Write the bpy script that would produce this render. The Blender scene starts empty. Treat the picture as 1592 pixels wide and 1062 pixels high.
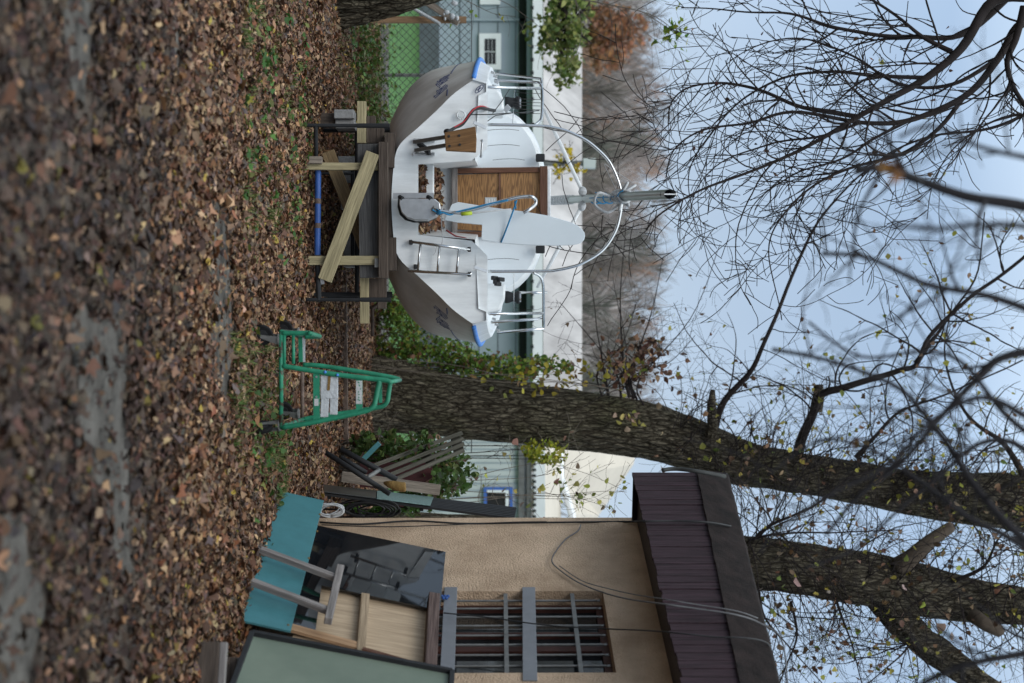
import bpy, math, random
import numpy as np
from mathutils import Vector, noise
random.seed(7); RNG = np.random.default_rng(11)
S = bpy.context.scene; COL = S.collection
# ------------------------------------------------------------------ camera (the photo is a portrait frame shown on its side)
CZ = 1.6; FPX = 2211.0; PITCH = math.radians(0.674)
cp, sp = math.cos(PITCH), math.sin(PITCH)
cam = bpy.data.cameras.new('camera'); co = bpy.data.objects.new('camera', cam); COL.objects.link(co)
from mathutils import Matrix
Xc = Vector((0, -sp, cp)); Yc = Vector((-1, 0, 0)); Zc = Vector((0, -cp, -sp))
m3 = Matrix((Xc, Yc, Zc)).transposed()
co.matrix_world = Matrix.Translation((0, 0, CZ)) @ m3.to_4x4()
cam.sensor_fit = 'HORIZONTAL'; cam.sensor_width = 36; cam.lens = 50; cam.clip_end = 2000; cam.clip_start = .1
cam.dof.use_dof = True; cam.dof.focus_distance = 12.0; cam.dof.aperture_fstop = 1.6
S.camera = co
# ------------------------------------------------------------------ sky and sun (overcast late autumn day)
w = bpy.data.worlds.new('World'); S.world = w; w.use_nodes = True
nt = w.node_tree; nt.nodes.clear()
SUN_EL, SUN_ROT = math.radians(42), math.radians(200)
sky = nt.nodes.new('ShaderNodeTexSky'); sky.sky_type = 'NISHITA'; sky.sun_disc = False
sky.sun_elevation = SUN_EL; sky.sun_rotation = SUN_ROT; sky.dust_density = 2.0; sky.air_density = 1.0
tc = nt.nodes.new('ShaderNodeTexCoord'); sx = nt.nodes.new('ShaderNodeSeparateXYZ')
nt.links.new(tc.outputs['Generated'], sx.inputs[0])
rp = nt.nodes.new('ShaderNodeValToRGB')
rp.color_ramp.elements[0].position = 0.0; rp.color_ramp.elements[0].color = (.54, .64, .76, 1)
rp.color_ramp.elements[1].position = 1.0; rp.color_ramp.elements[1].color = (1.75, 1.9, 1.95, 1)
e = rp.color_ramp.elements.new(.12); e.color = (.50, .62, .78, 1)
e = rp.color_ramp.elements.new(.30); e.color = (.43, .58, .79, 1)
e = rp.color_ramp.elements.new(.55); e.color = (1.3, 1.48, 1.6, 1)
nt.links.new(sx.outputs['Z'], rp.inputs[0])
cn = nt.nodes.new('ShaderNodeTexNoise'); cn.inputs['Scale'].default_value = 3.0; cn.inputs['Detail'].default_value = 4
nt.links.new(tc.outputs['Generated'], cn.inputs['Vector'])
cm = nt.nodes.new('ShaderNodeMapRange'); cm.inputs[1].default_value = .3; cm.inputs[2].default_value = .7
cm.inputs[3].default_value = .88; cm.inputs[4].default_value = 1.12
nt.links.new(cn.outputs['Fac'], cm.inputs[0])
ov = nt.nodes.new('ShaderNodeVectorMath'); ov.operation = 'SCALE'
nt.links.new(rp.outputs[0], ov.inputs[0]); nt.links.new(cm.outputs[0], ov.inputs['Scale'])
ov2 = nt.nodes.new('ShaderNodeVectorMath'); ov2.operation = 'SCALE'; ov2.inputs['Scale'].default_value = 11.0
nt.links.new(ov.outputs[0], ov2.inputs[0])
mx = nt.nodes.new('ShaderNodeMix'); mx.data_type = 'RGBA'; mx.inputs[0].default_value = .85
nt.links.new(sky.outputs[0], mx.inputs[6]); nt.links.new(ov2.outputs[0], mx.inputs[7])
bg = nt.nodes.new('ShaderNodeBackground'); bg.inputs[1].default_value = .1
wo = nt.nodes.new('ShaderNodeOutputWorld')
nt.links.new(mx.outputs[2], bg.inputs[0]); nt.links.new(bg.outputs[0], wo.inputs[0])
sl = bpy.data.lights.new('sun', 'SUN'); sl.energy = 1.1; sl.angle = math.radians(25); sl.color = (1, .97, .93)
so = bpy.data.objects.new('sun', sl); COL.objects.link(so)
sd = Vector((math.sin(SUN_ROT)*math.cos(SUN_EL), math.cos(SUN_ROT)*math.cos(SUN_EL), math.sin(SUN_EL)))
so.rotation_euler = sd.to_track_quat('Z', 'Y').to_euler()
S.view_settings.view_transform = 'Standard'; S.view_settings.look = 'None'
S.view_settings.exposure = 0.0; S.view_settings.gamma = 1
S.cycles.use_denoising = True
S.cycles.max_bounces = 5; S.cycles.transparent_max_bounces = 8
# ------------------------------------------------------------------ positions measured in the upright photo: v up, u right, D metres away
def Q(v, u, D):
    d = Vector((0, cp, sp)) + Vector((1, 0, 0))*((u-531)/FPX) + Vector((0, -sp, cp))*((v-796)/FPX)
    return Vector((0, 0, CZ)) + d*(D/d.y)
def G(v, u, z=0.0):
    d = Q(v, u, 1.0) - Vector((0, 0, CZ))
    return Vector((0, 0, CZ)) + d*((z-CZ)/d.z)
def onplane(v, u, p, n):
    o = Vector((0, 0, CZ)); d = Q(v, u, 1.0) - o
    return o + d*((p-o).dot(n)/d.dot(n))
# ------------------------------------------------------------------ materials
def M(name, col, rough=.6, var=.18, scale=6., bump=0., bscale=60., metal=0., spec=.4, col2=None, stretch=None, uv=False, thr=None, coat=0.):
    m = bpy.data.materials.new(name); m.use_nodes = True; t = m.node_tree; b = t.nodes['Principled BSDF']
    c = t.nodes.new('ShaderNodeTexCoord'); mp = t.nodes.new('ShaderNodeMapping')
    if stretch: mp.inputs['Scale'].default_value = stretch
    t.links.new(c.outputs['UV' if uv else 'Object'], mp.inputs[0])
    n = t.nodes.new('ShaderNodeTexNoise'); n.inputs['Scale'].default_value = scale; n.inputs['Detail'].default_value = 6
    n.inputs['Roughness'].default_value = .65
    t.links.new(mp.outputs[0], n.inputs['Vector'])
    r = t.nodes.new('ShaderNodeValToRGB'); a, z = r.color_ramp.elements
    lo = [x*(1-var) for x in col]; hi = [min(1, x*(1+var)) for x in (col2 or col)]
    if thr: a.position, z.position = thr
    else: a.position, z.position = .3, .7
    a.color = (*lo, 1); z.color = (*hi, 1)
    t.links.new(n.outputs['Fac'], r.inputs[0]); t.links.new(r.outputs[0], b.inputs['Base Color'])
    b.inputs['Roughness'].default_value = rough; b.inputs['Metallic'].default_value = metal
    b.inputs['Specular IOR Level'].default_value = spec
    if coat: b.inputs['Coat Weight'].default_value = coat
    if bump:
        n2 = t.nodes.new('ShaderNodeTexNoise'); n2.inputs['Scale'].default_value = bscale; n2.inputs['Detail'].default_value = 5
        t.links.new(mp.outputs[0], n2.inputs['Vector'])
        bp = t.nodes.new('ShaderNodeBump'); bp.inputs['Strength'].default_value = bump; bp.inputs['Distance'].default_value = .02
        t.links.new(n2.outputs['Fac'], bp.inputs['Height']); t.links.new(bp.outputs[0], b.inputs['Normal'])
    return m
def wood(name, col, col2=None, rough=.75, var=.3, bump=.4):
    return M(name, col, rough, var, 5., bump, 12., col2=col2, stretch=(.5, 9, 9), uv=True, spec=.25)
def attr_mat(name, rough=.7, transl=0., spec=.25):
    m = bpy.data.materials.new(name); m.use_nodes = True; t = m.node_tree; b = t.nodes['Principled BSDF']
    a = t.nodes.new('ShaderNodeAttribute'); a.attribute_name = 'Col'
    t.links.new(a.outputs['Color'], b.inputs['Base Color']); b.inputs['Roughness'].default_value = rough
    b.inputs['Specular IOR Level'].default_value = spec
    if transl:
        o = t.nodes['Material Output']; tr = t.nodes.new('ShaderNodeBsdfTranslucent'); ms = t.nodes.new('ShaderNodeMixShader')
        t.links.new(a.outputs['Color'], tr.inputs[0]); ms.inputs[0].default_value = transl
        t.links.new(b.outputs[0], ms.inputs[1]); t.links.new(tr.outputs[0], ms.inputs[2]); t.links.new(ms.outputs[0], o.inputs[0])
    return m
def bark_mat(name, moss):
    m = bpy.data.materials.new(name); m.use_nodes = True; t = m.node_tree; b = t.nodes['Principled BSDF']; N = t.nodes.new; K = t.links.new
    c = N('ShaderNodeTexCoord'); mp = N('ShaderNodeMapping'); mp.inputs['Scale'].default_value = (1, 1, .20); K(c.outputs['Object'], mp.inputs[0])
    wn = N('ShaderNodeTexNoise'); wn.inputs['Scale'].default_value = 9; wn.inputs['Detail'].default_value = 3; K(mp.outputs[0], wn.inputs['Vector'])
    sc = N('ShaderNodeVectorMath'); sc.operation = 'SCALE'; sc.inputs['Scale'].default_value = .07; K(wn.outputs['Color'], sc.inputs[0])
    ad = N('ShaderNodeVectorMath'); ad.operation = 'ADD'; K(mp.outputs[0], ad.inputs[0]); K(sc.outputs[0], ad.inputs[1])
    def vor(scale):
        v = N('ShaderNodeTexVoronoi'); v.feature = 'DISTANCE_TO_EDGE'; v.inputs['Scale'].default_value = scale; K(ad.outputs[0], v.inputs['Vector'])
        r = N('ShaderNodeMapRange'); r.inputs[1].default_value = 0; r.inputs[2].default_value = .16; K(v.outputs['Distance'], r.inputs[0]); return r
    v1, v2 = vor(19), vor(44)
    mn = N('ShaderNodeMath'); mn.operation = 'MULTIPLY'; h = N('ShaderNodeMapRange'); h.inputs[3].default_value = .45; K(v2.outputs[0], h.inputs[0])
    K(v1.outputs[0], mn.inputs[0]); K(h.outputs[0], mn.inputs[1])
    n1 = N('ShaderNodeTexNoise'); n1.inputs['Scale'].default_value = 30; n1.inputs['Detail'].default_value = 6; n1.inputs['Roughness'].default_value = .7; K(mp.outputs[0], n1.inputs['Vector'])
    r1 = N('ShaderNodeValToRGB'); r1.color_ramp.elements[0].position = .3; r1.color_ramp.elements[1].position = .72
    r1.color_ramp.elements[0].color = (.10, .086, .060, 1); r1.color_ramp.elements[1].color = (.23, .20, .15, 1); K(n1.outputs['Fac'], r1.inputs[0])
    n2 = N('ShaderNodeTexNoise'); n2.inputs['Scale'].default_value = 1.1; n2.inputs['Detail'].default_value = 6; K(c.outputs['Object'], n2.inputs['Vector'])
    r2 = N('ShaderNodeMapRange'); r2.inputs[1].default_value = .46; r2.inputs[2].default_value = .70; r2.inputs[4].default_value = .6*moss+.1; K(n2.outputs['Fac'], r2.inputs[0])
    x = N('ShaderNodeMix'); x.data_type = 'RGBA'; x.inputs[7].default_value = (.085, .092, .036, 1); K(r2.outputs[0], x.inputs[0]); K(r1.outputs[0], x.inputs[6])
    y = N('ShaderNodeMix'); y.data_type = 'RGBA'; y.inputs[6].default_value = (.030, .024, .017, 1); K(mn.outputs[0], y.inputs[0]); K(x.outputs[2], y.inputs[7])
    K(y.outputs[2], b.inputs['Base Color']); b.inputs['Roughness'].default_value = .95; b.inputs['Specular IOR Level'].default_value = .1
    hs = N('ShaderNodeMath'); hs.operation = 'MULTIPLY_ADD'; hs.inputs[1].default_value = .5; K(n1.outputs['Fac'], hs.inputs[0]); K(mn.outputs[0], hs.inputs[2])
    bp = N('ShaderNodeBump'); bp.inputs['Strength'].default_value = 1; bp.inputs['Distance'].default_value = .03; K(hs.outputs[0], bp.inputs['Height']); K(bp.outputs[0], b.inputs['Normal'])
    return m
MT = dict(
 palletwood=wood('mossy_grey_wood', (.055,.055,.042), (.115,.11,.09)),
 forksteel=M('fork_steel', (.095,.097,.095), .6, .3, 14., .1, 40., metal=.3),
 worngreen=M('worn_green_enamel', (.06,.038,.026), .5, .15, 11., .1, 50., col2=(.016,.175,.10), thr=(.44, .50)),
 topbrown=wood('dark_top_wood', (.07,.045,.04), (.12,.085,.075)),
 soil=M('soil', (.050,.038,.030), .9, .4, 3., .8, 30., col2=(.085,.066,.052)),
 asphalt=M('asphalt', (.060,.055,.050), .95, .35, 5., .8, 70., col2=(.115,.108,.098), spec=.1),
 lawn=M('lawn', (.035,.10,.022), .9, .3, 4., .6, 40., col2=(.06,.15,.035)),
 gelcoat=M('gelcoat', (.64,.66,.67), .34, .07, 3., 0, spec=.5, col2=(.74,.765,.775), stretch=(4,4,.8)),
 hull=M('hull_paint', (.46,.43,.39), .45, .13, 1.6, .03, 20., col2=(.64,.63,.61), stretch=(1.,1.,1.)),
 steel=M('stainless', (.55,.56,.57), .22, .12, 9., 0, metal=1.),
 alu=M('aluminium', (.46,.47,.48), .38, .15, 7., .03, 30., metal=.9),
 black=M('black_paint', (.013,.014,.016), .7, .3, 12., .05, 60.),
 bluepaint=M('blue_paint', (.03,.09,.30), .5, .2, 10.),
 bluefoam=M('blue_rubber', (.06,.22,.62), .5, .15, 12.),
 rubber=M('rubber', (.010,.010,.011), .9, .3, 20., spec=.2),
 green=M('green_enamel', (.012,.155,.085), .42, .18, 9., .06, 50., col2=(.02,.21,.12)),
 rust=M('rusty_steel', (.085,.058,.046), .8, .35, 14., .3, 60., col2=(.15,.11,.09)),
 grey=M('grey_steel', (.17,.17,.165), .5, .25, 12., .1, 40., metal=.4),
 treated=wood('treated_pine', (.23,.20,.115), (.37,.315,.19)),
 oldwood=wood('weathered_wood', (.15,.125,.10), (.24,.20,.165)),
 darkwood=wood('dark_wood', (.045,.034,.028), (.085,.065,.052)),
 greyply=wood('weathered_plywood', (.05,.05,.052), (.085,.083,.082)),
 teak=wood('varnished_teak', (.105,.052,.019), (.19,.10,.042), .55),
 brownwood=wood('brown_wood', (.085,.035,.02), (.13,.06,.035), .5),
 greywood=wood('grey_wood', (.14,.125,.12), (.24,.22,.21)),
 concrete=M('concrete', (.27,.27,.27), .9, .2, 9., .4, 50.),
 stucco=M('stucco', (.48,.335,.22), .9, .17, 1.7, 1., 75., col2=(.62,.46,.325)),
 fascia=M('stained_boards', (.012,.008,.008), .55, .35, 3., .25, 25., col2=(.032,.021,.023), stretch=(3,3,.6)),
 bitumen=M('bitumen_felt', (.009,.007,.0065), .95, .45, 6., .6, 90., col2=(.020,.014,.013), spec=.15),
 glass=M('dark_glass', (.012,.015,.017), .08, .3, 3., spec=.6),
 gloss=M('black_gloss', (.006,.007,.009), .03, .2, 3., spec=.8),
 teal=M('teal_laminate', (.055,.185,.21), .45, .12, 7., spec=.4),
 sage=M('sage_panel', (.135,.175,.135), .5, .12, 1.5, spec=.4, col2=(.165,.20,.155)),
 plycream=wood('cream_plywood', (.36,.265,.175), (.46,.35,.24), .6, .2, .15),
 brownframe=M('brown_frame', (.06,.02,.014), .6, .3, 8.),
 bluehouse=M('blue_siding', (.29,.345,.385), .8, .1, 1.),
 basegrey=M('grey_plinth', (.10,.12,.13), .8, .2, 2.),
 white=M('white_paint', (.72,.74,.75), .6, .06, 3.),
 roofpale=M('pale_roof', (.30,.28,.272), .8, .22, 1.6, 0, col2=(.40,.38,.37), stretch=(1.,.12,.12)),
 roofcream=M('cream_roof', (.50,.45,.38), .8, .1, 1.),
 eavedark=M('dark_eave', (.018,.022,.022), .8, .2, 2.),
 siding=M('pale_siding', (.50,.54,.53), .7, .07, 2.),
 bluetrim=M('blue_trim', (.05,.13,.42), .6, .1, 3.),
 galv=M('galvanised_wire', (.05,.052,.05), .7, .2, 20., metal=.2),
 cable=M('black_cable', (.014,.014,.015), .6, .2, 10.),
 greycable=M('grey_cable', (.13,.13,.135), .6, .2, 10.),
 bark=bark_mat('bark', 0.), mossbark=bark_mat('mossy_bark', 1.),
 twig=M('twig_bark', (.026,.021,.020), .9, .3, 8., spec=.15),
 paletwig=M('pale_twig', (.12,.10,.08), .9, .3, 8.),
 blacktwig=M('dark_twig', (.016,.014,.016), .9, .3, 8.),
 stub=M('bare_wood', (.095,.072,.052), .9, .35, 10., .6, 30., stretch=(1,1,.3)),
 rope=M('grey_rope', (.42,.43,.44), .9, .2, 40.),
 bluerope=M('blue_rope', (.02,.19,.38), .8, .25, 60.),
 redrope=M('red_rope', (.40,.035,.045), .8, .25, 60.),
 lime=M('lime_plastic', (.40,.50,.03), .5, .1, 10.),
 bluemark=M('blue_vinyl', (.01,.022,.09), .5, .2, 20.),
 sticker=M('paper_label', (.45,.46,.46), .7, .2, 60.),
 foam=M('white_foam', (.44,.46,.48), .5, .15, 14., .4, 60.),
 tan=M('tan_sponge', (.19,.115,.035), .9, .25, 12., .5, 50.),
 mesh=M('teal_mesh', (.10,.20,.20), .35, .25, 60., .2, 90., col2=(.20,.30,.29)),
 smoked=M('smoked_sheet', (.035,.036,.036), .3, .3, 10.),
 redsteel=M('red_steel', (.05,.012,.014), .7, .4, 12.),
 hillside=M('hillside', (.085,.085,.075), .95, .35, .12, col2=(.16,.155,.145)),
 leaf=attr_mat('dead_leaf', .65, .12), live=attr_mat('live_leaf', .55, .3), sliver=attr_mat('far_twig', .9),
)
# ------------------------------------------------------------------ mesh helpers
class MB:
    def __init__(s): s.v = []; s.f = []; s.uv = []
    def add(s, vs, fs, uvs=None):
        o = len(s.v); s.v += [Vector(x) for x in vs]
        for k, f in enumerate(fs):
            s.f.append([i+o for i in f]); s.uv.append(uvs[k] if uvs else [(0, 0)]*len(f))
        return s
    def poly(s, pts, th, nrm=None):        # flat outline given a thickness
        pts = [Vector(p) for p in pts]; n = len(pts)
        if nrm is None:
            nrm = Vector((0, 0, 0))
            for i in range(n): nrm += pts[i].cross(pts[(i+1) % n])
            nrm.normalize()
        d = Vector(nrm)*th
        ax = (pts[1]-pts[0]).normalized(); ay = Vector(nrm).cross(ax)
        q = [(((p-pts[0]).dot(ax)), ((p-pts[0]).dot(ay))) for p in pts]
        fs = [list(range(n)), list(range(2*n-1, n-1, -1))]; uv = [q, q[::-1]]
        for i in range(n):
            j = (i+1) % n; fs.append([j, i, i+n, j+n]); uv.append([q[j], q[i], q[i], q[j]])
        return s.add(pts+[p+d for p in pts], fs, uv)
    def beam(s, a, b, wd, th, up=(0, 0, 1)):   # board from a to b, wd across 'up', th along it
        a, b = Vector(a), Vector(b); d = b-a; L = d.length; d.normalize()
        x = d.cross(Vector(up))
        if x.length < 1e-4: x = d.cross(Vector((1, 0, 0)))
        x.normalize(); y = x.cross(d).normalized()
        x = x*wd/2; y = y*th/2; k = random.random()*7
        vs = [a-x-y, a+x-y, a+x+y, a-x+y, b-x-y, b+x-y, b+x+y, b-x+y]
        fs = [[3, 2, 1, 0], [4, 5, 6, 7], [0, 1, 5, 4], [1, 2, 6, 5], [2, 3, 7, 6], [3, 0, 4, 7]]
        uv = [[(k, 0), (k, wd), (k+th, wd), (k+th, 0)]]*2
        for q in range(4):
            o = q*.31+k; ww = wd if q % 2 == 0 else th
            uv.append([(0, o), (0, o+ww), (L, o+ww), (L, o)])
        return s.add(vs, fs, uv)
    def box(s, lo, hi):
        lo, hi = Vector(lo), Vector(hi)
        return s.beam(((lo.x+hi.x)/2, lo.y, (lo.z+hi.z)/2), ((lo.x+hi.x)/2, hi.y, (lo.z+hi.z)/2), hi.x-lo.x, hi.z-lo.z)
    def tube(s, pts, r, n=8, cap=True):
        pts = [Vector(p) for p in pts]; m = len(pts)
        rs = [r]*m if not isinstance(r, (list, tuple)) else r
        o = len(s.v); t0 = (pts[1]-pts[0]).normalized()
        x = t0.orthogonal().normalized(); L = 0
        for i in range(m):
            t = (pts[min(i+1, m-1)]-pts[max(i-1, 0)])
            if t.length < 1e-9: t = t0
            t.normalize(); x = x - t*x.dot(t)
            if x.length < 1e-6: x = t.orthogonal()
            x.normalize(); y = t.cross(x)
            for k in range(n):
                a = 2*math.pi*k/n
                s.v.append(pts[i]+(x*math.cos(a)+y*math.sin(a))*rs[i])
            if i:
                L1 = L+(pts[i]-pts[i-1]).length
                for k in range(n):
                    k2 = (k+1) % n; a0 = o+(i-1)*n
                    s.f.append([a0+k, a0+k2, a0+n+k2, a0+n+k]); s.uv.append([(L, k/n), (L, (k+1)/n), (L1, (k+1)/n), (L1, k/n)])
                L = L1
        if cap and n > 3:
            s.f.append([o+k for k in range(n)][::-1]); s.uv.append([(0, 0)]*n)
            s.f.append([o+(m-1)*n+k for k in range(n)]); s.uv.append([(0, 0)]*n)
        return s
    def disc(s, c, ax, r, th, n=24):
        ax = Vector(ax).normalized(); c = Vector(c)
        return s.tube([c-ax*th/2, c-ax*th*.499, c+ax*th*.499, c+ax*th/2], [r*.93, r, r, r*.93], n)
    def ball(s, c, r, n=10, sc=(1, 1, 1)):
        c = Vector(c); pts = []; rs = []
        o = len(s.v)
        for i in range(n+1):
            a = math.pi*i/n
            for k in range(n):
                b = 2*math.pi*k/n
                s.v.append(c+Vector((math.sin(a)*math.cos(b)*sc[0], math.sin(a)*math.sin(b)*sc[1], math.cos(a)*sc[2]))*r)
        for i in range(n):
            for k in range(n):
                k2 = (k+1) % n
                s.f.append([o+i*n+k, o+(i+1)*n+k, o+(i+1)*n+k2, o+i*n+k2]); s.uv.append([(0, 0)]*4)
        return s
    def grid(s, rows):
        o = len(s.v); n = len(rows[0])
        for r in rows: s.v += [Vector(p) for p in r]
        for i in range(len(rows)-1):
            for k in range(n-1):
                s.f.append([o+i*n+k, o+i*n+k+1, o+(i+1)*n+k+1, o+(i+1)*n+k]); s.uv.append([(i*.2, k*.1), (i*.2, k*.1+.1), (i*.2+.2, k*.1+.1), (i*.2+.2, k*.1)])
        return s
    def build(s, name, mat, parent=None, smooth=False, bevel=0., **kw):
        me = bpy.data.meshes.new(name); off = Vector(parent.get('_w', (0, 0, 0))) if parent else Vector((0, 0, 0))
        if parent is None and kw.pop('base', True) and s.v and not kw.get('kind') == 'structure':
            lo = min(p.z for p in s.v); off = Vector((sum(p.x for p in s.v)/len(s.v), sum(p.y for p in s.v)/len(s.v), lo))
        me.from_pydata([tuple(p-off) for p in s.v], [], s.f)
        u = me.uv_layers.new(name='UVMap'); flat = [c for f in s.uv for q in f for c in q]
        u.data.foreach_set('uv', flat)
        me.materials.append(MT[mat] if isinstance(mat, str) else mat)
        if smooth: me.shade_smooth()
        o = bpy.data.objects.new(name, me); COL.objects.link(o)
        if parent: o.parent = parent; o['_w'] = tuple(off)
        else: o.location = off; o['_w'] = tuple(off)
        if bevel:
            b = o.modifiers.new('bevel', 'BEVEL'); b.width = bevel; b.segments = 2; b.limit_method = 'ANGLE'
        for k, v in kw.items(): o[k] = v
        return o
def sub(name, mb, mat, part, smooth=False, **kw):   # a sub-part: parented to a part whose own mesh is stored relative to the thing's base
    off = part['_w']
    o = mb.build(name, mat, None, smooth, base=False, **kw); me = o.data
    me.transform(Matrix.Translation(-Vector(off))); o.location = (0, 0, 0); o.parent = part; o['_w'] = off
    return o
def thing(name, label, cat, loc, group=None):
    o = bpy.data.objects.new(name, None); COL.objects.link(o); o.location = loc; o['_w'] = tuple(loc)
    o['label'] = label; o['category'] = cat; o.empty_display_size = .1
    if group: o['group'] = group
    return o
def smoothpath(pts, k=6):
    pts = [Vector(p) for p in pts]; out = []
    P = [pts[0]]+pts+[pts[-1]]
    for i in range(1, len(P)-2):
        for j in range(k):
            t = j/k; a, b, c, d = P[i-1:i+3]
            out.append(.5*((2*b)+(c-a)*t+(2*a-5*b+4*c-d)*t*t+(3*b-a-3*c+d)*t**3))
    out.append(pts[-1]); return out
# leaf clouds: positions, normals, sizes, colours -> one mesh
TPL = [np.array([(0,-.5),(.22,-.38),(.5,-.25),(.30,-.02),(.42,.25),(.15,.22),(0,.55),(-.17,.2),(-.44,.22),(-.30,-.04),(-.46,-.28),(-.2,-.36)]),
       np.array([(0,-.5),(.27,-.28),(.34,0),(.2,.3),(0,.58),(-.2,.3),(-.34,0),(-.27,-.28)]),
       np.array([(0,-.45),(.36,-.36),(.46,-.08),(.22,.2),(0,.5),(-.22,.2),(-.46,-.08),(-.36,-.36)])]
def leaf_mesh(name, pos, nrm, size, colr, mat='leaf', tpl=(0, 1, 2), curl=.5, parent=None, **kw):
    pos = np.asarray(pos, float); n = len(pos); nrm = np.asarray(nrm, float); nrm /= np.linalg.norm(nrm, axis=1)[:, None]+1e-9
    size = np.asarray(size); colr = np.asarray(colr)
    V = []; F = []; C = []; base = 0
    which = RNG.integers(0, len(tpl), n)
    for w_ in range(len(tpl)):
        T = TPL[tpl[w_]]; idx = np.nonzero(which == w_)[0]; k = len(idx)
        if k == 0: continue
        a = RNG.normal(size=(k, 3)); N = nrm[idx]; X = np.cross(a, N); X /= np.linalg.norm(X, axis=1)[:, None]+1e-9; Y = np.cross(N, X)
        sz = size[idx][:, None]; asp = RNG.uniform(.7, 1.1, (k, 1))
        c1 = RNG.normal(0, curl, (k, 1)); c2 = RNG.normal(0, curl*.7, (k, 1))
        Tj = T[None]*(1+RNG.normal(0, .09, (k, len(T), 2)))
        x = Tj[:, :, 0]*asp; y = Tj[:, :, 1]; z = c1*np.abs(x)*1.0+c2*y*y*1.3+RNG.normal(0, .05, x.shape)
        P = pos[idx][:, None]+sz[:, :, None]*(x[:, :, None]*X[:, None]+y[:, :, None]*Y[:, None]+z[:, :, None]*N[:, None])
        cen = pos[idx][:, None]
        vv = np.concatenate([cen, P], 1); m = len(T)+1
        V.append(vv.reshape(-1, 3))
        i = np.arange(len(T)); tri = np.stack([np.zeros_like(i), 1+i, 1+(i+1) % len(T)], 1)
        F.append((tri[None]+(base+np.arange(k)*m)[:, None, None]).reshape(-1, 3)); base += k*m
        C.append(np.repeat(colr[idx], m, axis=0))
    V = np.concatenate(V); F = np.concatenate(F); C = np.concatenate(C)
    off = np.array(parent['_w']) if parent else np.zeros(3)
    return raw_mesh(name, V-off, F, C, mat, parent, **kw)
def raw_mesh(name, V, F, C, mat, parent=None, **kw):
    me = bpy.data.meshes.new(name); nF = len(F); q = F.shape[1]
    me.vertices.add(len(V)); me.vertices.foreach_set('co', V.astype(np.float32).ravel())
    me.loops.add(nF*q); me.loops.foreach_set('vertex_index', F.astype(np.int32).ravel())
    me.polygons.add(nF); me.polygons.foreach_set('loop_start', np.arange(0, nF*q, q, dtype=np.int32)); me.polygons.foreach_set('loop_total', np.full(nF, q, dtype=np.int32))
    at = me.attributes.new('Col', 'FLOAT_COLOR', 'POINT'); cc = np.concatenate([C, np.ones((len(C), 1))], 1).astype(np.float32)
    at.data.foreach_set('color', cc.ravel()); me.update(); me.validate()
    me.materials.append(MT[mat]); o = bpy.data.objects.new(name, me); COL.objects.link(o)
    if parent: o.parent = parent; o['_w'] = parent['_w']
    for k, v in kw.items(): o[k] = v
    return o
def pick(cols, n, jit=.22, wts=None):
    cols = np.array(cols, float); i = RNG.choice(len(cols), n, p=(np.array(wts)/sum(wts)) if wts else None)
    return np.clip(cols[i]*(1+RNG.normal(0, jit, (n, 1)))*(1+RNG.normal(0, jit*.25, (n, 3))), .004, .9)
BROWNS = [(.175,.08,.038),(.25,.145,.082),(.075,.037,.021),(.20,.13,.085),(.36,.235,.14),(.10,.052,.034),(.34,.25,.05),(.095,.07,.06)]
BW = [5, 5, 5, 4, 2.2, 4, .45, 3]
#SECTION_SETTING
# ================================================================== the setting
def struct(name, mb, mat): return mb.build(name, mat, None, kind='structure')
struct('ground', MB().add([(-300, -8, 0), (300, -8, 0), (300, 500, 0), (-300, 500, 0)], [[0, 1, 2, 3]]), 'soil')
struct('lawn', MB().add([(-40, 21, .004), (40, 21, .004), (40, 60, .004), (-40, 60, .004)], [[0, 1, 2, 3]]), 'lawn')
struct('gravel_path', MB().add([(-20, 19.9, .008), (2, 19.9, .008), (2, 21.3, .008), (-20, 21.3, .008)], [[0, 1, 2, 3]]), MT['asphalt'])
PATCH = [[(326,300),(331,420),(324,560),(346,640),(362,540),(358,420),(345,330)],
         [(112,500),(120,700),(150,760),(178,880),(205,890),(204,760),(193,640),(193,510),(150,480)],
         [(8,800),(-30,1100),(40,1100),(60,960),(48,860),(40,800)],
         [(95,-30),(112,180),(138,190),(148,-30)],
         [(262,-20),(268,120),(278,110),(280,-20)]]
pav = MB(); PW = []
def lin_(a, b, t): return a+(b-a)*t
for poly in PATCH:
    pts = [G(v, u, .006) for v, u in poly]
    pp = [lin_(pts[i], pts[(i+1) % len(pts)], k/6) for i in range(len(pts)) for k in range(6)]
    pp = [Vector((p.x+.10*noise.noise(p*4), p.y+.16*noise.noise(p*3.3+Vector((5, 0, 0))), .006)) for p in pp]
    PW.append([(p.x, p.y) for p in pp]); pav.add(pp, [list(range(len(pp)))])
struct('pavement', pav, 'asphalt')
def inpoly(x, y, poly):
    r = False; n = len(poly)
    for i in range(n):
        x1, y1 = poly[i]; x2, y2 = poly[i-1]
        if (y1 > y) != (y2 > y) and x < (x2-x1)*(y-y1)/(y2-y1)+x1: r = not r
    return r
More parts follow.
